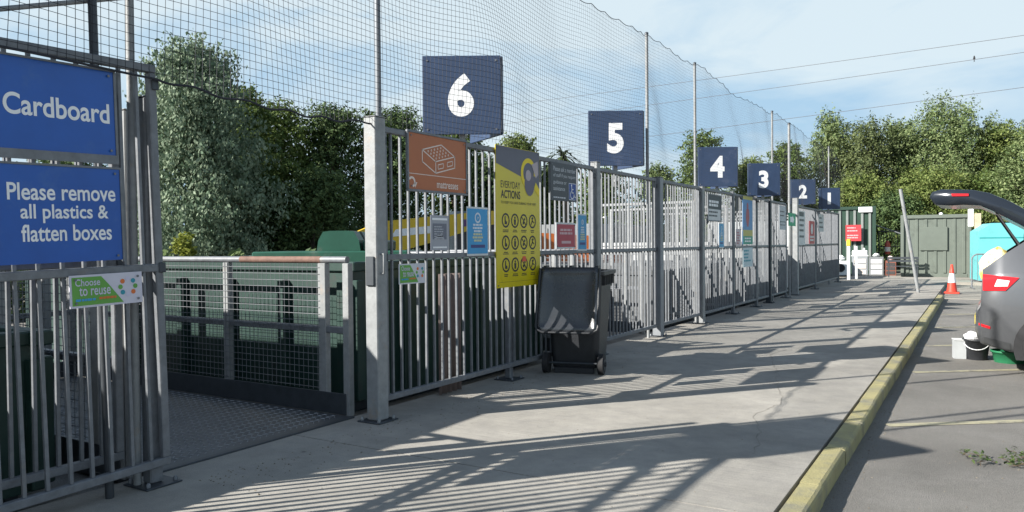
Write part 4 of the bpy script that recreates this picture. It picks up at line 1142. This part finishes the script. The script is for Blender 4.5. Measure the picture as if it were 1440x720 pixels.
MB().box((-0.14,-0.1,0),(0.14,-0.094,0.24)).box((-0.14,0.094,0),(0.14,0.1,0.24)).box((-0.14,-0.094,0),(-0.134,0.094,0.24)).box((0.134,-0.094,0),(0.14,0.094,0.24)).box((-0.134,-0.094,0.0),(0.134,0.094,0.006)).build('body', mat('crate_plastic', (0.40, 0.42, 0.43), 0.5), wb)
MB().cbox((-0.15,-0.11,0.2405),(0.15,-0.09,0.255),0.003).cbox((-0.15,0.09,0.2405),(0.15,0.11,0.255),0.003).build_each('rim', PALE, wb)

# grit, crumbs of leaf and small stones swept against the fence foot and lying in the gutter
gt = MB(); rg_ = random.Random(31)
def crumb(x, y, z, r):
    a = rg_.uniform(0, 6.28); vs = [(x+r*rg_.uniform(.6,1.2)*math.cos(a+k*2.09), y+r*rg_.uniform(.6,1.2)*math.sin(a+k*2.09), z) for k in range(3)] + [(x, y, z+r*rg_.uniform(.4,.9))]
    gt.add(vs, [(0,1,3),(1,2,3),(2,0,3)])
for k in range(700):
    y = 3+26*rg_.random()**1.6; crumb(FX+0.1+abs(rg_.gauss(0, .22)), y, 0.001, rg_.uniform(.003, .011))
for k in range(900):
    y = 3+24*rg_.random()**1.6; crumb(KX+0.02+abs(rg_.gauss(0, .10)), y, -0.119, rg_.uniform(.002, .009))
for k in range(420):
    y = 3.2+16*rg_.random()**1.6; x = rg_.uniform(-4.0, -1.0); crumb(x, y, 0.001, rg_.uniform(.002, .007))
for k in range(420):
    y = 3.2+16*rg_.random()**1.6; x = rg_.uniform(-0.7, 2.6); crumb(x, y, -0.119, rg_.uniform(.003, .009))
tag(gt.build('grit', mat('grit_stone', (0.20, 0.17, 0.13), 0.95, 0, 0.6, 60)), 'scattered grit and leaf crumbs on walkway and gutter', 'grit', kind='stuff')

# fallen twig with leaves on the road
tw = thing('fallen_twig', 'fallen leafy green twig lying on the asphalt', 'twig', (0.12, 6.33, -0.118), R(15))
rt = random.Random(12); tb = MB(); lf = MB()
for k in range(15):
    a = rt.uniform(-0.9, 0.9) + (math.pi if k % 3 == 0 else 0); L = rt.uniform(0.12, 0.26)
    p0 = Vector((rt.uniform(-.18,.24), rt.uniform(-.16,.14), 0.006)); pts = []; cv = rt.uniform(-1.4, 1.4)
    for i in range(7):
        s = i/6; pts.append(p0 + Vector((L*s*math.cos(a+cv*s), L*s*math.sin(a+cv*s), 0.035*math.sin(s*3)*rt.uniform(.3,1)+0.004)))
    tb.tube(pts, 0.0022, 5)
    for i in range(15):
        q = pts[rt.randint(0, 6)] + Vector((rt.uniform(-.02,.02), rt.uniform(-.02,.02), rt.uniform(0.0,.03)))
        b_ = rt.uniform(0, 6.28); l = rt.uniform(.011, .025); w = l*0.42
        d = Vector((math.cos(b_), math.sin(b_), rt.uniform(-.4,.7))); e = Vector((-math.sin(b_), math.cos(b_), rt.uniform(-.5,.5)))
        lf.add([q-d*l, q+e*w, q+d*l, q-e*w], [(0,1,2,3)])
tb.build('stems', mat('twig_bark', (0.10, 0.07, 0.04), 0.9), tw)
lf.build('leaves', leaf_mat('twig_leaves', (0.025, 0.05, 0.015), (0.15, 0.21, 0.07)), tw, fix=False)

# ------------------------------------------------------------------ far end of the yard
# leaning steel pole
tag(MB().tube([(-1.42, 23.9, -0.02), (-1.85, 23.7, 2.88)], 0.045, 12).build('leaning_pole', GALV_WORN), 'lone grey steel pole leaning to the left near the kerb end', 'pole')
# traffic cone
def cone(label, loc):
    t = thing('traffic_cone', label, 'cone', loc)
    t.scale = (1, 1, 1.13)
    CR = mat('cone_red', (0.62, 0.055, 0.03), 0.5, 0, 0.1, 8)
    MB().cbox((-0.2, -0.2, 0), (0.2, 0.2, 0.045), 0.015).build('base', CR, t)
    f = lambda z: 0.14 - (0.14-0.03)*(z-0.045)/0.70
    MB().lathe([(f(.0455), 0.0455), (f(.28), 0.28)], 20, cap=False).build('lower_body', CR, t)
    MB().lathe([(f(.28)+.002, 0.28), (f(.52)+.002, 0.52)], 20, cap=False).build('white_sleeve', WHITE, t)
    MB().lathe([(f(.52), 0.5205), (f(.745), 0.745), (0.005, 0.75)], 20, cap=False).build('tip', CR, t)
cone('red and white traffic cone past the kerb end', (-0.66, 25.6, -0.104))
# containers
def ribbed(label, p, rz, L, W, h, col, name='container', pitch=0.28, rib=0.03, doors=False, vary=0.12, ribcol=None, cat='container'):
    t = thing(name, label, cat, p, rz)
    MM = mat(name+'_paint', col, 0.55, 0, vary, 1.5, dirt=tuple(c*0.6 for c in col), dirt_amt=0.2, dscale=1.5)
    RM = MM if ribcol is None else mat(name+'_rib_paint', ribcol, 0.5, 0, 0.1, 2)
    MB().cbox((-L/2, -W/2, 0), (L/2, W/2, h), 0.02).build('body', MM, t)
    r = MB()
    n = int((L-0.3)/pitch)
    for k in range(n+1):
        x = -L/2+0.15+(L-0.3)*k/n
        for s in (-1, 1):
            r.cbox((x-pitch*.2, s*(W/2+0.0015), 0.16), (x+pitch*.2, s*(W/2+rib), h-0.16), min(0.012, rib*.4))
    n = int((W-0.3)/pitch)
    for k in range(n+1):
        y = -W/2+0.15+(W-0.3)*k/n
        for s in (-1, 1):
            r.cbox((s*(L/2+0.0015), y-pitch*.2, 0.16), (s*(L/2+rib), y+pitch*.2, h-0.16), min(0.012, rib*.4))
    r.build_each('rib', RM, t)
    f = MB()
    for sx in (-1, 1):
        for sy in (-1, 1):
            f.cbox((sx*(L/2+.035)-.06, sy*(W/2+.035)-.06, 0.0), (sx*(L/2+.035)+.06, sy*(W/2+.035)+.06, h+.02), 0.01)
    f.build_each('corner_post', MM, t)
    f = MB()
    for s in (-1, 1):
        f.cbox((-L/2+.03, s*(W/2+.03)-.04, h-.13), (L/2-.03, s*(W/2+.03)+.04, h+.012), 0.01)
        f.cbox((-L/2+.03, s*(W/2+.03)-.04, 0.0), (L/2-.03, s*(W/2+.03)+.04, .14), 0.01)
        f.cbox((s*(L/2+.03)-.04, -W/2+.03, h-.128), (s*(L/2+.03)+.04, W/2-.03, h+.01), 0.01)
        f.cbox((s*(L/2+.03)-.04, -W/2+.03, 0.002), (s*(L/2+.03)+.04, W/2-.03, .138), 0.01)
    f.build_each('frame_rail', MM, t)
    return t, MM
t, MM = ribbed('grey green steel container with closed shutter behind the leaning pole', (-1.60, 37.2, -0.004), R(3), 2.25, 5.6, 2.45, (0.115, 0.135, 0.115))
MB().cbox((-0.55, -2.87, 1.05), (0.42, -2.832, 1.98), 0.01).build('shutter', MM, t)
MB().lathe([(0.07, 0), (0.07, 0.06), (0.02, 0.09)], 12, (0.2, -2.5, 2.465)).build('vent', WHITE, t)
t, MM = ribbed('dark green corrugated hut with pale ribs and a red notice', (-5.1, 38.0, -0.004), R(6), 2.1, 3.2, 2.95, (0.016, 0.045, 0.03), name='hut', pitch=0.26, rib=0.05, ribcol=(0.20, 0.22, 0.21), cat='hut')
MB().cbox((0.45, -1.72, 2.70), (1.0, -1.68, 2.93), 0.01).build('lamp_housing', WHITE, t)
nt_ = thing('notice', 'red notice fixed to the dark green hut', 'sign', (-4.97, 36.16, 1.45), R(6))
MB().box((0, -0.01, 0), (0.62, 0.01, 0.7)).build('panel', RED, nt_)
mb = MB(); dashes(mb, 0.06, 0.56, [0.55, 0.42, 0.22, 0.12], 0.05, -0.0115, (.5, 1), 'l', 41); mb.build('lettering', flat('red_pale', (0.62, 0.35, 0.36)), nt_)
# turquoise bank
TQH = 1.06
tq = thing('recycling_bank', 'turquoise recycling bank with sloping top behind the car', 'recycling bank', (1.35, 31.6, -0.004), R(10))
TQ = mat('turquoise_paint', (0.12, 0.42, 0.44), 0.45, 0, 0.08, 2, dirt=(0.10, 0.33, 0.33), dirt_amt=0.2)
MB().prism([(-1.5, 0.06), (1.5, 0.06), (1.5, 1.55), (1.1, 2.02), (-1.1, 2.02), (-1.5, 1.75)], -0.8, 0.8, 'y').build('body', TQ, tq)
MB().box((-1.48, -0.806, 1.50), (1.48, -0.8015, 1.54)).box((-1.48, -0.806, 0.95), (1.48, -0.8015, 0.98)).build('seams', mat('turquoise_dark', (0.03, 0.26, 0.27), 0.5), tq)
MB().box((-1.4, -0.7, 0.0), (1.4, 0.7, 0.058)).build('skids', DARK_STEEL, tq)
# tall cream post and lamp beside the containers
cpst = thing('timber_post', 'weathered cream timber post between grey container and turquoise bank', 'post', (-0.02, 33.6, -0.004))
MB().cbox((-0.11, -0.07, 0), (0.11, 0.07, 2.45), 0.01).build('shaft', mat('cream_timber', (0.42, 0.36, 0.26), 0.85, 0, 0.2, 5), cpst)
MB().cbox((-0.32, -0.06, 1.95), (-0.13, 0.06, 2.62), 0.02).build('white_cabinet', WHITE, cpst)
# tubular pedestrian barrier
br = thing('pedestrian_barrier', 'galvanised tubular barrier in front of the turquoise bank', 'barrier', (-0.18, 28.3, -0.105), R(12))
MB().tube([(0, 0, 0.05), (0, 0, 0.98), (0.06, 0, 1.06), (0.14, 0, 1.1), (2.2, 0, 1.1), (2.28, 0, 1.06), (2.34, 0, 0.98), (2.34, 0, 0.05)], 0.022, 8).build('frame', GALV, br)
MB().tube([(0.02, 0, 0.25), (2.32, 0, 0.25)], 0.016, 8).build('lower_rail', GALV, br)
b0 = None
for k in range(15):
    x = 0.16 + k*0.145
    if b0 is None: b0 = MB().tube([(0, 0, 0.26), (0, 0, 1.09)], 0.008, 6).build('bar', GALV, br, (x, 0, 0))
    else:
        b = b0.copy(); COL.objects.link(b); b.parent = br; b.location = (x, 0, 0)
for x in (0.0, 2.34): MB().tube([(x, -0.25, 0.02), (x, 0, 0.06), (x, 0.25, 0.02)], 0.018, 8).build('foot', GALV, br)
# palisade of thin dark bars between hut and container
fence_panel('dark bar fence between the green hut and the grey container', (-3.85, 37.9, 0), 1.0, R(0), h=1.9, mid=1.2, pitch=0.11, mt=DARK_STEEL)
tag(MB().tube([(-3.9, 37.2, 2.15), (-2.9, 37.3, 1.75)], 0.03, 8).build('sloping_rail', GALV), 'pale sloping rail between green hut and grey container', 'rail')
# stacked boxes on the ground
def drawer_box(label, loc, rz, w, d, h, c1, c2, n, lid=True, name='battery_box'):
    t = thing(name, label, 'box', loc, rz)
    MB().cbox((-w/2, -d/2, 0), (w/2, d/2, h), 0.012).build('body', mat('box_body', c1, 0.6), t)
    fh = (h-0.1)/n
    for k in range(n):
        MB().cbox((-w*.36, -d/2-0.014, 0.05+k*fh), (w*.40, -d/2-0.001, 0.05+k*fh+fh*.78), 0.004).build('drawer_front', mat('drawer', c2, 0.5), t)
    if lid: MB().cbox((-w/2-.02, -d/2-.02, h+.0005), (w/2+.02, d/2+.02, h+.05), 0.012).build('lid', WHITE, t)
    return t
drawer_box('grey box with three pale drawers beside the hut', (-4.28, 35.2, 0), R(5), 0.62, 0.5, 0.80, (0.24, 0.26, 0.28), (0.55, 0.50, 0.46), 3)
drawer_box('grey box with three white drawers right of the first drawer box', (-3.66, 35.3, 0), R(5), 0.56, 0.5, 0.78, (0.16, 0.17, 0.18), (0.62, 0.62, 0.62), 3, lid=False)
drawer_box('red brown box with dark slots right of the drawer boxes', (-3.14, 35.4, 0), R(5), 0.44, 0.45, 0.62, (0.22, 0.075, 0.05), (0.05, 0.045, 0.045), 3, lid=False, name='storage_box')
organic('plastic_bag', 'white bag lying on the right of two drawer boxes', 'bag', (-3.66, 35.25, 0.785), 0.075, PALE, 9, (1.7, 1.2, 0.9))
organic('plastic_bag', 'pink white bag lying on the red brown box', 'bag', (-3.14, 35.4, 0.625), 0.07, mat('pinkish_bag', (0.62, 0.5, 0.5), 0.5), 10, (1.5, 1.2, 1.3))
cr_ = thing('plastic_container', 'white plastic container standing on the left drawer box', 'container', (-4.28, 35.2, 0.852), R(5))
MB().cbox((-0.3, -0.2, 0), (0.3, 0.2, 0.2), 0.03).build('body', WHITE, cr_)
MB().cbox((0.12, -0.06, 0.2005), (0.2, 0.06, 0.3), 0.02).build('spout', WHITE, cr_)
bx = thing('white_goods', 'white household appliance left of the drawer boxes', 'appliance', (-5.0, 34.6, 0), R(8))
MB().cbox((-0.32, -0.3, 0.02), (0.32, 0.3, 0.62), 0.015).build('cabinet', WHITE, bx)
MB().tube([(0.05, -0.301, 0.33), (0.05, -0.325, 0.33)], 0.17, 20).build('door', BLACK_RUB, bx)
MB().cbox((-0.32, -0.306, 0.53), (0.32, -0.3005, 0.61), 0.003).build('control_strip', PALE, bx)
for sx in (-1, 1): MB().cbox((sx*.25-.03, -.25, 0.0), (sx*.25+.03, .25, .019), .003).build('foot', BLACK_RUB, bx)
sk = organic('rubbish_bag', 'white sack slumped on top of the appliance', 'bag', (-4.98, 34.6, 0.625), 0.12, PALE, 14, (1.6, 1.3, 0.9))
gb = thing('gas_bottle', 'small red and white gas bottle hung on the dark bar fence', 'bottle', (-3.45, 37.6, 0.85))
MB().lathe([(0.09, 0), (0.12, 0.04), (0.12, 0.45), (0.07, 0.56), (0.03, 0.6)], 16).build('body', mat('bottle_red', (0.45, 0.1, 0.08), 0.5), gb)
MB().lathe([(0.1215, 0.12), (0.1215, 0.32)], 16, cap=False).build('white_band', WHITE, gb)
MB().cbox((-0.02, 0.10, 0.2), (0.02, 0.32, 0.24), 0.004).build('hook', DARK_STEEL, gb)
gm_ = thing('garden_bench', 'dark slatted bench in front of the grey container', 'bench', (-2.55, 33.75, 0), R(5))
MB().box((-0.55, -0.2, 0.42), (0.55, -0.11, 0.45)).box((-0.55, -0.08, 0.42), (0.55, 0.01, 0.45)).box((-0.55, 0.04, 0.42), (0.55, 0.13, 0.45)).build_each('seat_slat', DARK_STEEL, gm_)
MB().box((-0.55, 0.15, 0.6), (0.55, 0.18, 0.68)).box((-0.55, 0.15, 0.72), (0.55, 0.18, 0.8)).build_each('backrest_slat', DARK_STEEL, gm_)
for sx in (-1, 1):
    for y, hh in ((-0.18, 0.418), (0.20, 0.8)): MB().cbox((sx*0.5-.02, y-.02, 0), (sx*0.5+.02, y+.02, hh), .004).build('leg', DARK_STEEL, gm_)
# yellow padlock box on the short post
tag(MB().cbox((-4.17, 30.53, 1.26), (-4.03, 30.67, 1.52), 0.02).build('lamp_box', mat('yellow_box', (0.55, 0.40, 0.03), 0.5)), 'small yellow box on top of the short white post', 'box')

# ------------------------------------------------------------------ trees
def px_dir(u):
    a = math.atan((u-720)/F_PX)
    return Vector((math.sin(a - R(YAW)), math.cos(a - R(YAW)))) / math.cos(a)
def at(u, d):
    v = px_dir(u)*d
    return v.x, v.y
BARK = mat('bark', (0.10, 0.08, 0.06), 0.95, 0, 0.3, 6, 0.6, 20)
LM = {
 'willow': leaf_mat('willow_leaves', (0.085, 0.14, 0.085), (0.26, 0.32, 0.22), 0.25),
 'dark': leaf_mat('dark_leaves', (0.04, 0.078, 0.03), (0.125, 0.175, 0.065), 0.2),
 'mid': leaf_mat('mid_leaves', (0.05, 0.09, 0.022), (0.155, 0.205, 0.06), 0.3),
 'fresh': leaf_mat('fresh_leaves', (0.07, 0.115, 0.028), (0.23, 0.27, 0.085), 0.3),
 'silver': leaf_mat('silver_leaves', (0.065, 0.11, 0.038), (0.24, 0.29, 0.13), 0.25),
 'bronze': leaf_mat('bronze_leaves', (0.05, 0.075, 0.03), (0.17, 0.20, 0.085), 0.25),
 'yellow': leaf_mat('yellow_leaves', (0.13, 0.17, 0.03), (0.34, 0.36, 0.07), 0.35),
}
def tree(label, u, d, top_y, width_px, kind, n=9000, leaf=0.11, seed=1, base_frac=0.06, clumps=38, upright=0.0, sparse=0.0, group='trees behind the yard', name='tree', cat='tree', droop=0.0, cr_r=1.0):
    x, y = at(u, d)
    hor = 338 - (u-720)*0.0093
    h = CAM_H + (hor-top_y)/F_PX*d + 0.14
    w = width_px/F_PX*d
    rr = random.Random(seed)
    t = thing(name, label, cat, (x, y, -0.14), 0, group)
    cz0 = h*base_frac
    ch = h - cz0
    C = []
    for k in range(clumps):
        f = (k+0.5)/clumps
        z = cz0 + ch*(0.06 + 0.90*f)
        prof = math.sin(math.pi*min(1, (0.12+0.88*(1-f)))**0.75)**0.7 if f > 0.3 else 0.75+0.25*f/0.3
        prof = min(1, max(0.16, (1-f)**0.55*1.15)) if f > 0.45 else 0.82+0.18*f/0.45
        a = k*2.399963 + rr.uniform(-.5, .5)
        rad = w/2*prof*math.sqrt(rr.uniform(0.1, 1.0))*0.86
        cr = (w*0.13 + h*0.035)*rr.uniform(0.7, 1.25)*cr_r
        z = min(z, h - cr*0.8)
        C.append((Vector((rad*math.cos(a), rad*math.sin(a), z)), cr))
    # trunk and limbs
    tb = MB()
    tr = max(0.06, h*0.017)
    lean = Vector((rr.uniform(-.03,.03)*h, rr.uniform(-.03,.03)*h, 0))
    P = [Vector((0,0,0)), Vector((0,0,h*0.2))+lean*.3, Vector((0,0,h*0.45))+lean*.7, Vector((0,0,h*0.7))+lean, Vector((0,0,h*0.9))+lean]
    tb.tube(P, [tr*1.3, tr, tr*.75, tr*.45, tr*.15], 8)
    for c, r_ in C[::2]:
        s = Vector((0,0,max(h*0.12, c.z*0.62)))+lean*.5
        mdl = (s+c)/2 + Vector((rr.uniform(-.1,.1), rr.uniform(-.1,.1), 0.06))*h*0.1
        tb.tube([s, mdl, c], [tr*.42, tr*.26, tr*.06], 5)
    tb.build('trunk', BARK, t)
    rg = np.random.default_rng(seed)
    tot = sum(r_**2 for _, r_ in C)
    def unit(a): return a/np.maximum(np.linalg.norm(a, axis=1, keepdims=True), 1e-6)
    quads = []
    for c, r_ in C:
        m_ = int(n*r_**2/tot)
        sq = np.array([rr.uniform(.85,1.2), rr.uniform(.85,1.2), rr.uniform(.7,1.0)*(1+upright)])
        NT = 16
        tw = unit(rg.normal(0, 1, (NT, 3)) + np.array([0, 0, 0.25+upright]))
        on = rg.random(m_) < 0.6
        dv = unit(rg.normal(0, 1, (m_, 3)))
        p = dv*(r_*np.sqrt(rg.uniform(0.2, 1.0, m_)))[:, None]
        ti = rg.integers(0, NT, m_)
        tl = r_*rg.uniform(0.3, 1.0, m_)**0.8*1.42
        pt = tw[ti]*tl[:, None] + rg.normal(0, .085, (m_, 3))*r_
        pt[:, 2] -= 0.10*tl**2/r_
        p[on] = pt[on]; dv[on] = tw[ti][on]
        if droop:
            k = rg.random(m_) < droop
            p[k, 2] -= np.abs(rg.normal(0, .4, k.sum()))*r_
        p = np.array(c) + p*sq
        lo = p[:, 2] < 0.1
        p[lo, 2] = rg.uniform(0.1, 0.6, lo.sum())
        nrm = unit(dv*0.6 + rg.normal(0, .6, (m_, 3)) + np.array([0, 0, .35]))
        aa = unit(np.cross(nrm, rg.normal(0, 1, (m_, 3))))
        if droop: aa = unit(aa*0.6 + np.array([0, 0, -0.7]))
        bb = unit(np.cross(nrm, aa))
        l = (leaf*rg.uniform(0.55, 1.35, m_))[:, None]; wv = l*rg.uniform(0.4, 0.62, m_)[:, None]
        quads.append(np.stack([p-aa*l, p+bb*wv-aa*l*.1, p+aa*l, p-bb*wv-aa*l*.1], 1))
    Q = np.concatenate(quads).reshape(-1, 3)
    me = bpy.data.meshes.new('crown')
    nq = len(Q)//4
    me.vertices.add(len(Q)); me.vertices.foreach_set('co', Q.astype(np.float32).ravel())
    me.loops.add(len(Q)); me.loops.foreach_set('vertex_index', np.arange(len(Q), dtype=np.int32))
    me.polygons.add(nq); me.polygons.foreach_set('loop_start', np.arange(0, len(Q), 4, dtype=np.int32))
    me.update(calc_edges=True); me.validate()
    me.materials.append(LM[kind])
    o = bpy.data.objects.new('crown', me); COL.objects.link(o); o.parent = t
    return t
TREES = [
 ('tall pale grey green willow left of the open gateway view', 276, 22, 54, 205, 'willow', 17000, 0.11, 3, dict(droop=.5, clumps=46)),
 ('mid green tree crown just right of the top of the pale willow', 345, 25, 118, 120, 'mid', 8000, 0.11, 71, {}),
 ('round mid green tree directly right of the pale willow', 392, 27, 140, 165, 'mid', 9000, 0.12, 5, {}),
 ('dark leafy tree in the middle behind the gateway', 470, 28, 142, 150, 'dark', 9000, 0.12, 7, {}),
 ('dense dark tree behind the tall gatepost', 553, 29, 146, 150, 'dark', 9000, 0.12, 9, {}),
 ('dark low tree under the pale willow', 345, 24, 225, 150, 'dark', 7000, 0.11, 10, {}),
 ('dark low tree filling the gap behind the gateway', 440, 24.5, 235, 150, 'dark', 7000, 0.11, 12, {}),
 ('low dark tree seen through the bars of the left gate', 90, 23, 210, 220, 'dark', 8000, 0.12, 14, {}),
 ('mid green tree hidden behind sign 6', 640, 31, 168, 130, 'mid', 7000, 0.13, 15, {}),
 ('small bright tree between sign 6 and the yellow board', 728, 33, 182, 90, 'fresh', 6500, 0.12, 17, {}),
 ('dark tree behind the yellow board', 690, 30, 215, 120, 'dark', 6000, 0.12, 18, {}),
 ('low tree behind the charcoal sign', 770, 34, 228, 110, 'mid', 6000, 0.13, 19, {}),
 ('low tree behind sign 5', 850, 38, 232, 110, 'mid', 6000, 0.13, 21, {}),
 ('small tree right of sign 5', 925, 40, 228, 80, 'silver', 5000, 0.13, 23, {}),
 ('rounded dark topped tree behind sign 4', 985, 45, 180, 84, 'mid', 7000, 0.14, 25, {}),
 ('spreading tree between sign 4 and sign 3', 1055, 47, 214, 95, 'fresh', 6500, 0.14, 27, {}),
 ('tree behind sign 2', 1108, 48, 195, 75, 'mid', 6000, 0.14, 29, {}),
 ('tall twiggy tree rising above sign 1', 1168, 50, 165, 114, 'silver', 9750, 0.14, 31, dict(upright=.7, cr_r=.8)),
 ('bronze leaved tree behind the dark green hut', 1222, 48, 175, 121, 'bronze', 11250, 0.14, 33, dict(upright=.5)),
 ('upright tree behind the leaning pole', 1268, 49, 177, 108, 'silver', 10500, 0.14, 35, dict(upright=.7)),
 ('broad tallest tree behind the grey container', 1333, 47, 147, 175, 'silver', 16500, 0.14, 37, dict(upright=.3)),
 ('broad tree behind the raised tailgate', 1410, 46, 167, 148, 'fresh', 13500, 0.14, 39, {}),
 ('light green tree at the right edge behind the turquoise bank', 1475, 40, 167, 148, 'silver', 13500, 0.13, 41, dict(upright=.4)),
 ('low yellowish tree behind the hut roof', 1205, 45, 242, 148, 'fresh', 10500, 0.13, 43, {}),
 ('low mid green tree behind the grey container roof', 1310, 44, 232, 162, 'fresh', 11250, 0.13, 45, {}),
 ('low mid green tree behind the turquoise bank', 1390, 43, 237, 148, 'mid', 10500, 0.13, 47, {}),
 ('low dark tree between hut and grey container', 1255, 43, 267, 121, 'dark', 8250, 0.12, 49, {}),
]
for (l, u, d, ty, wp, kind, n, lfz, sd_, kw) in TREES:
    tree(l, u, d, ty, wp, kind, int(n*3.2), lfz*0.55, sd_, **kw)
tree('yellow green bush peeping over the mesh barrier', 262, 13.5, 322, 62, 'yellow', 2600, 0.045, 61, clumps=14, group=None, name='bush', cat='bush', upright=0.5, cr_r=.8)
# palm
x, y = at(793, 31)
pl = thing('palm_tree', 'spiky palm like tree between sign 6 and sign 5', 'palm tree', (x, y, -0.14))
rp_ = random.Random(5)
MB().tube([(0,0,0), (0.1,0,2.4), (0.0,0.1,5.15)], [0.16, 0.13, 0.12], 10).build('trunk', BARK, pl)
fm = MB()
for k in range(46):
    a = k*2.4; el = rp_.uniform(-0.3, 1.2); L = rp_.uniform(0.7, 1.15)
    pts = []
    for i in range(6):
        s = i/5
        pts.append(Vector((math.cos(a)*math.cos(el)*L*s, math.sin(a)*math.cos(el)*L*s, 5.1 + math.sin(el)*L*s - 0.55*s*s*L)))
    side = Vector((-math.sin(a), math.cos(a), 0))*0.045
    for p, q in zip(pts[:-1], pts[1:]):
        fm.add([p-side, q-side*.8, q+side*.8, p+side], [(0,1,2,3)])
fm.build('fronds', leaf_mat('palm_fronds', (0.03, 0.05, 0.02), (0.09, 0.12, 0.05)), pl, fix=False)
# weeds and bramble along the back of the yard: reads as one mass
ug = MB(); ru = random.Random(77); V, F_ = [], []
for (u0, u1, d0, d1, hh, n) in ((-60, 560, 16.5, 19, 1.5, 9000), (560, 1130, 30, 38, 2.6, 9000), (1120, 1520, 41.5, 43, 2.2, 5000)):
    for k in range(n):
        u = ru.uniform(u0, u1); s = (u-u0)/(u1-u0); d = d0+(d1-d0)*s + ru.uniform(-.6, .6)
        x, y = at(u, d); top = hh*(0.72+0.28*math.sin(u*0.09)*math.sin(u*0.031+1)); z = -0.1 + top*ru.random()**0.8
        nrm = Vector((ru.gauss(0,1), ru.gauss(0,1), ru.gauss(.3,1))).normalized(); aa = nrm.orthogonal().normalized(); bb = nrm.cross(aa)
        l = 0.10*ru.uniform(.6, 1.3); o = len(V); p = Vector((x, y, z))
        V += [p-aa*l, p+bb*l*.5, p+aa*l, p-bb*l*.5]; F_.append((o, o+1, o+2, o+3))
ug.add(V, F_)
tag(ug.build('undergrowth', LM['dark'], fix=False), 'dark brambles and weeds along the back of the yard', 'undergrowth', kind='stuff')

# ------------------------------------------------------------------ power lines
CAB = mat('cable', (0.10, 0.10, 0.11), 0.7)
def at3(u, v, d):
    # a point seen at (u, v) at depth d, used as a survey of the cable ends
    q = cam.rotation_euler.to_matrix() @ Vector(((u-720)/F_PX*d, -(v-360)/F_PX*d, -d))
    return q + Vector((0, 0, CAM_H))
for (ul, vl, ur, vr, l) in ((470, 176, 1750, 5, 'uppermost of the three thin power lines'), (470, 203, 1750, 28, 'middle of the three thin power lines'), (470, 243, 1750, 80, 'lowest of the three thin power lines')):
    a, b = at3(ul, vl, 84), at3(ur, vr, 40)
    pts = [a.lerp(b, k/16) - Vector((0,0,1.2*4*(k/16)*(1-k/16)*0.25)) for k in range(17)]
    tag(MB().tube(pts, 0.016, 5).build('power_line', CAB), l, 'power line', 'power lines overhead')
bp_ = at3(1370, 84, 52)
bd_ = thing('bird', 'small dark bird perched on the middle power line', 'bird', bp_)
MB().lathe([(0.01, -0.02), (0.06, 0.03), (0.075, 0.10), (0.05, 0.18), (0.045, 0.22), (0.035, 0.26), (0.005, 0.28)], 10).build('body', BLACK_RUB, bd_)
MB().prism([(-0.02, 0.0), (0.02, 0.0), (0.03, -0.14), (-0.03, -0.14)], -0.05, -0.035, 'y').build('tail', BLACK_RUB, bd_)
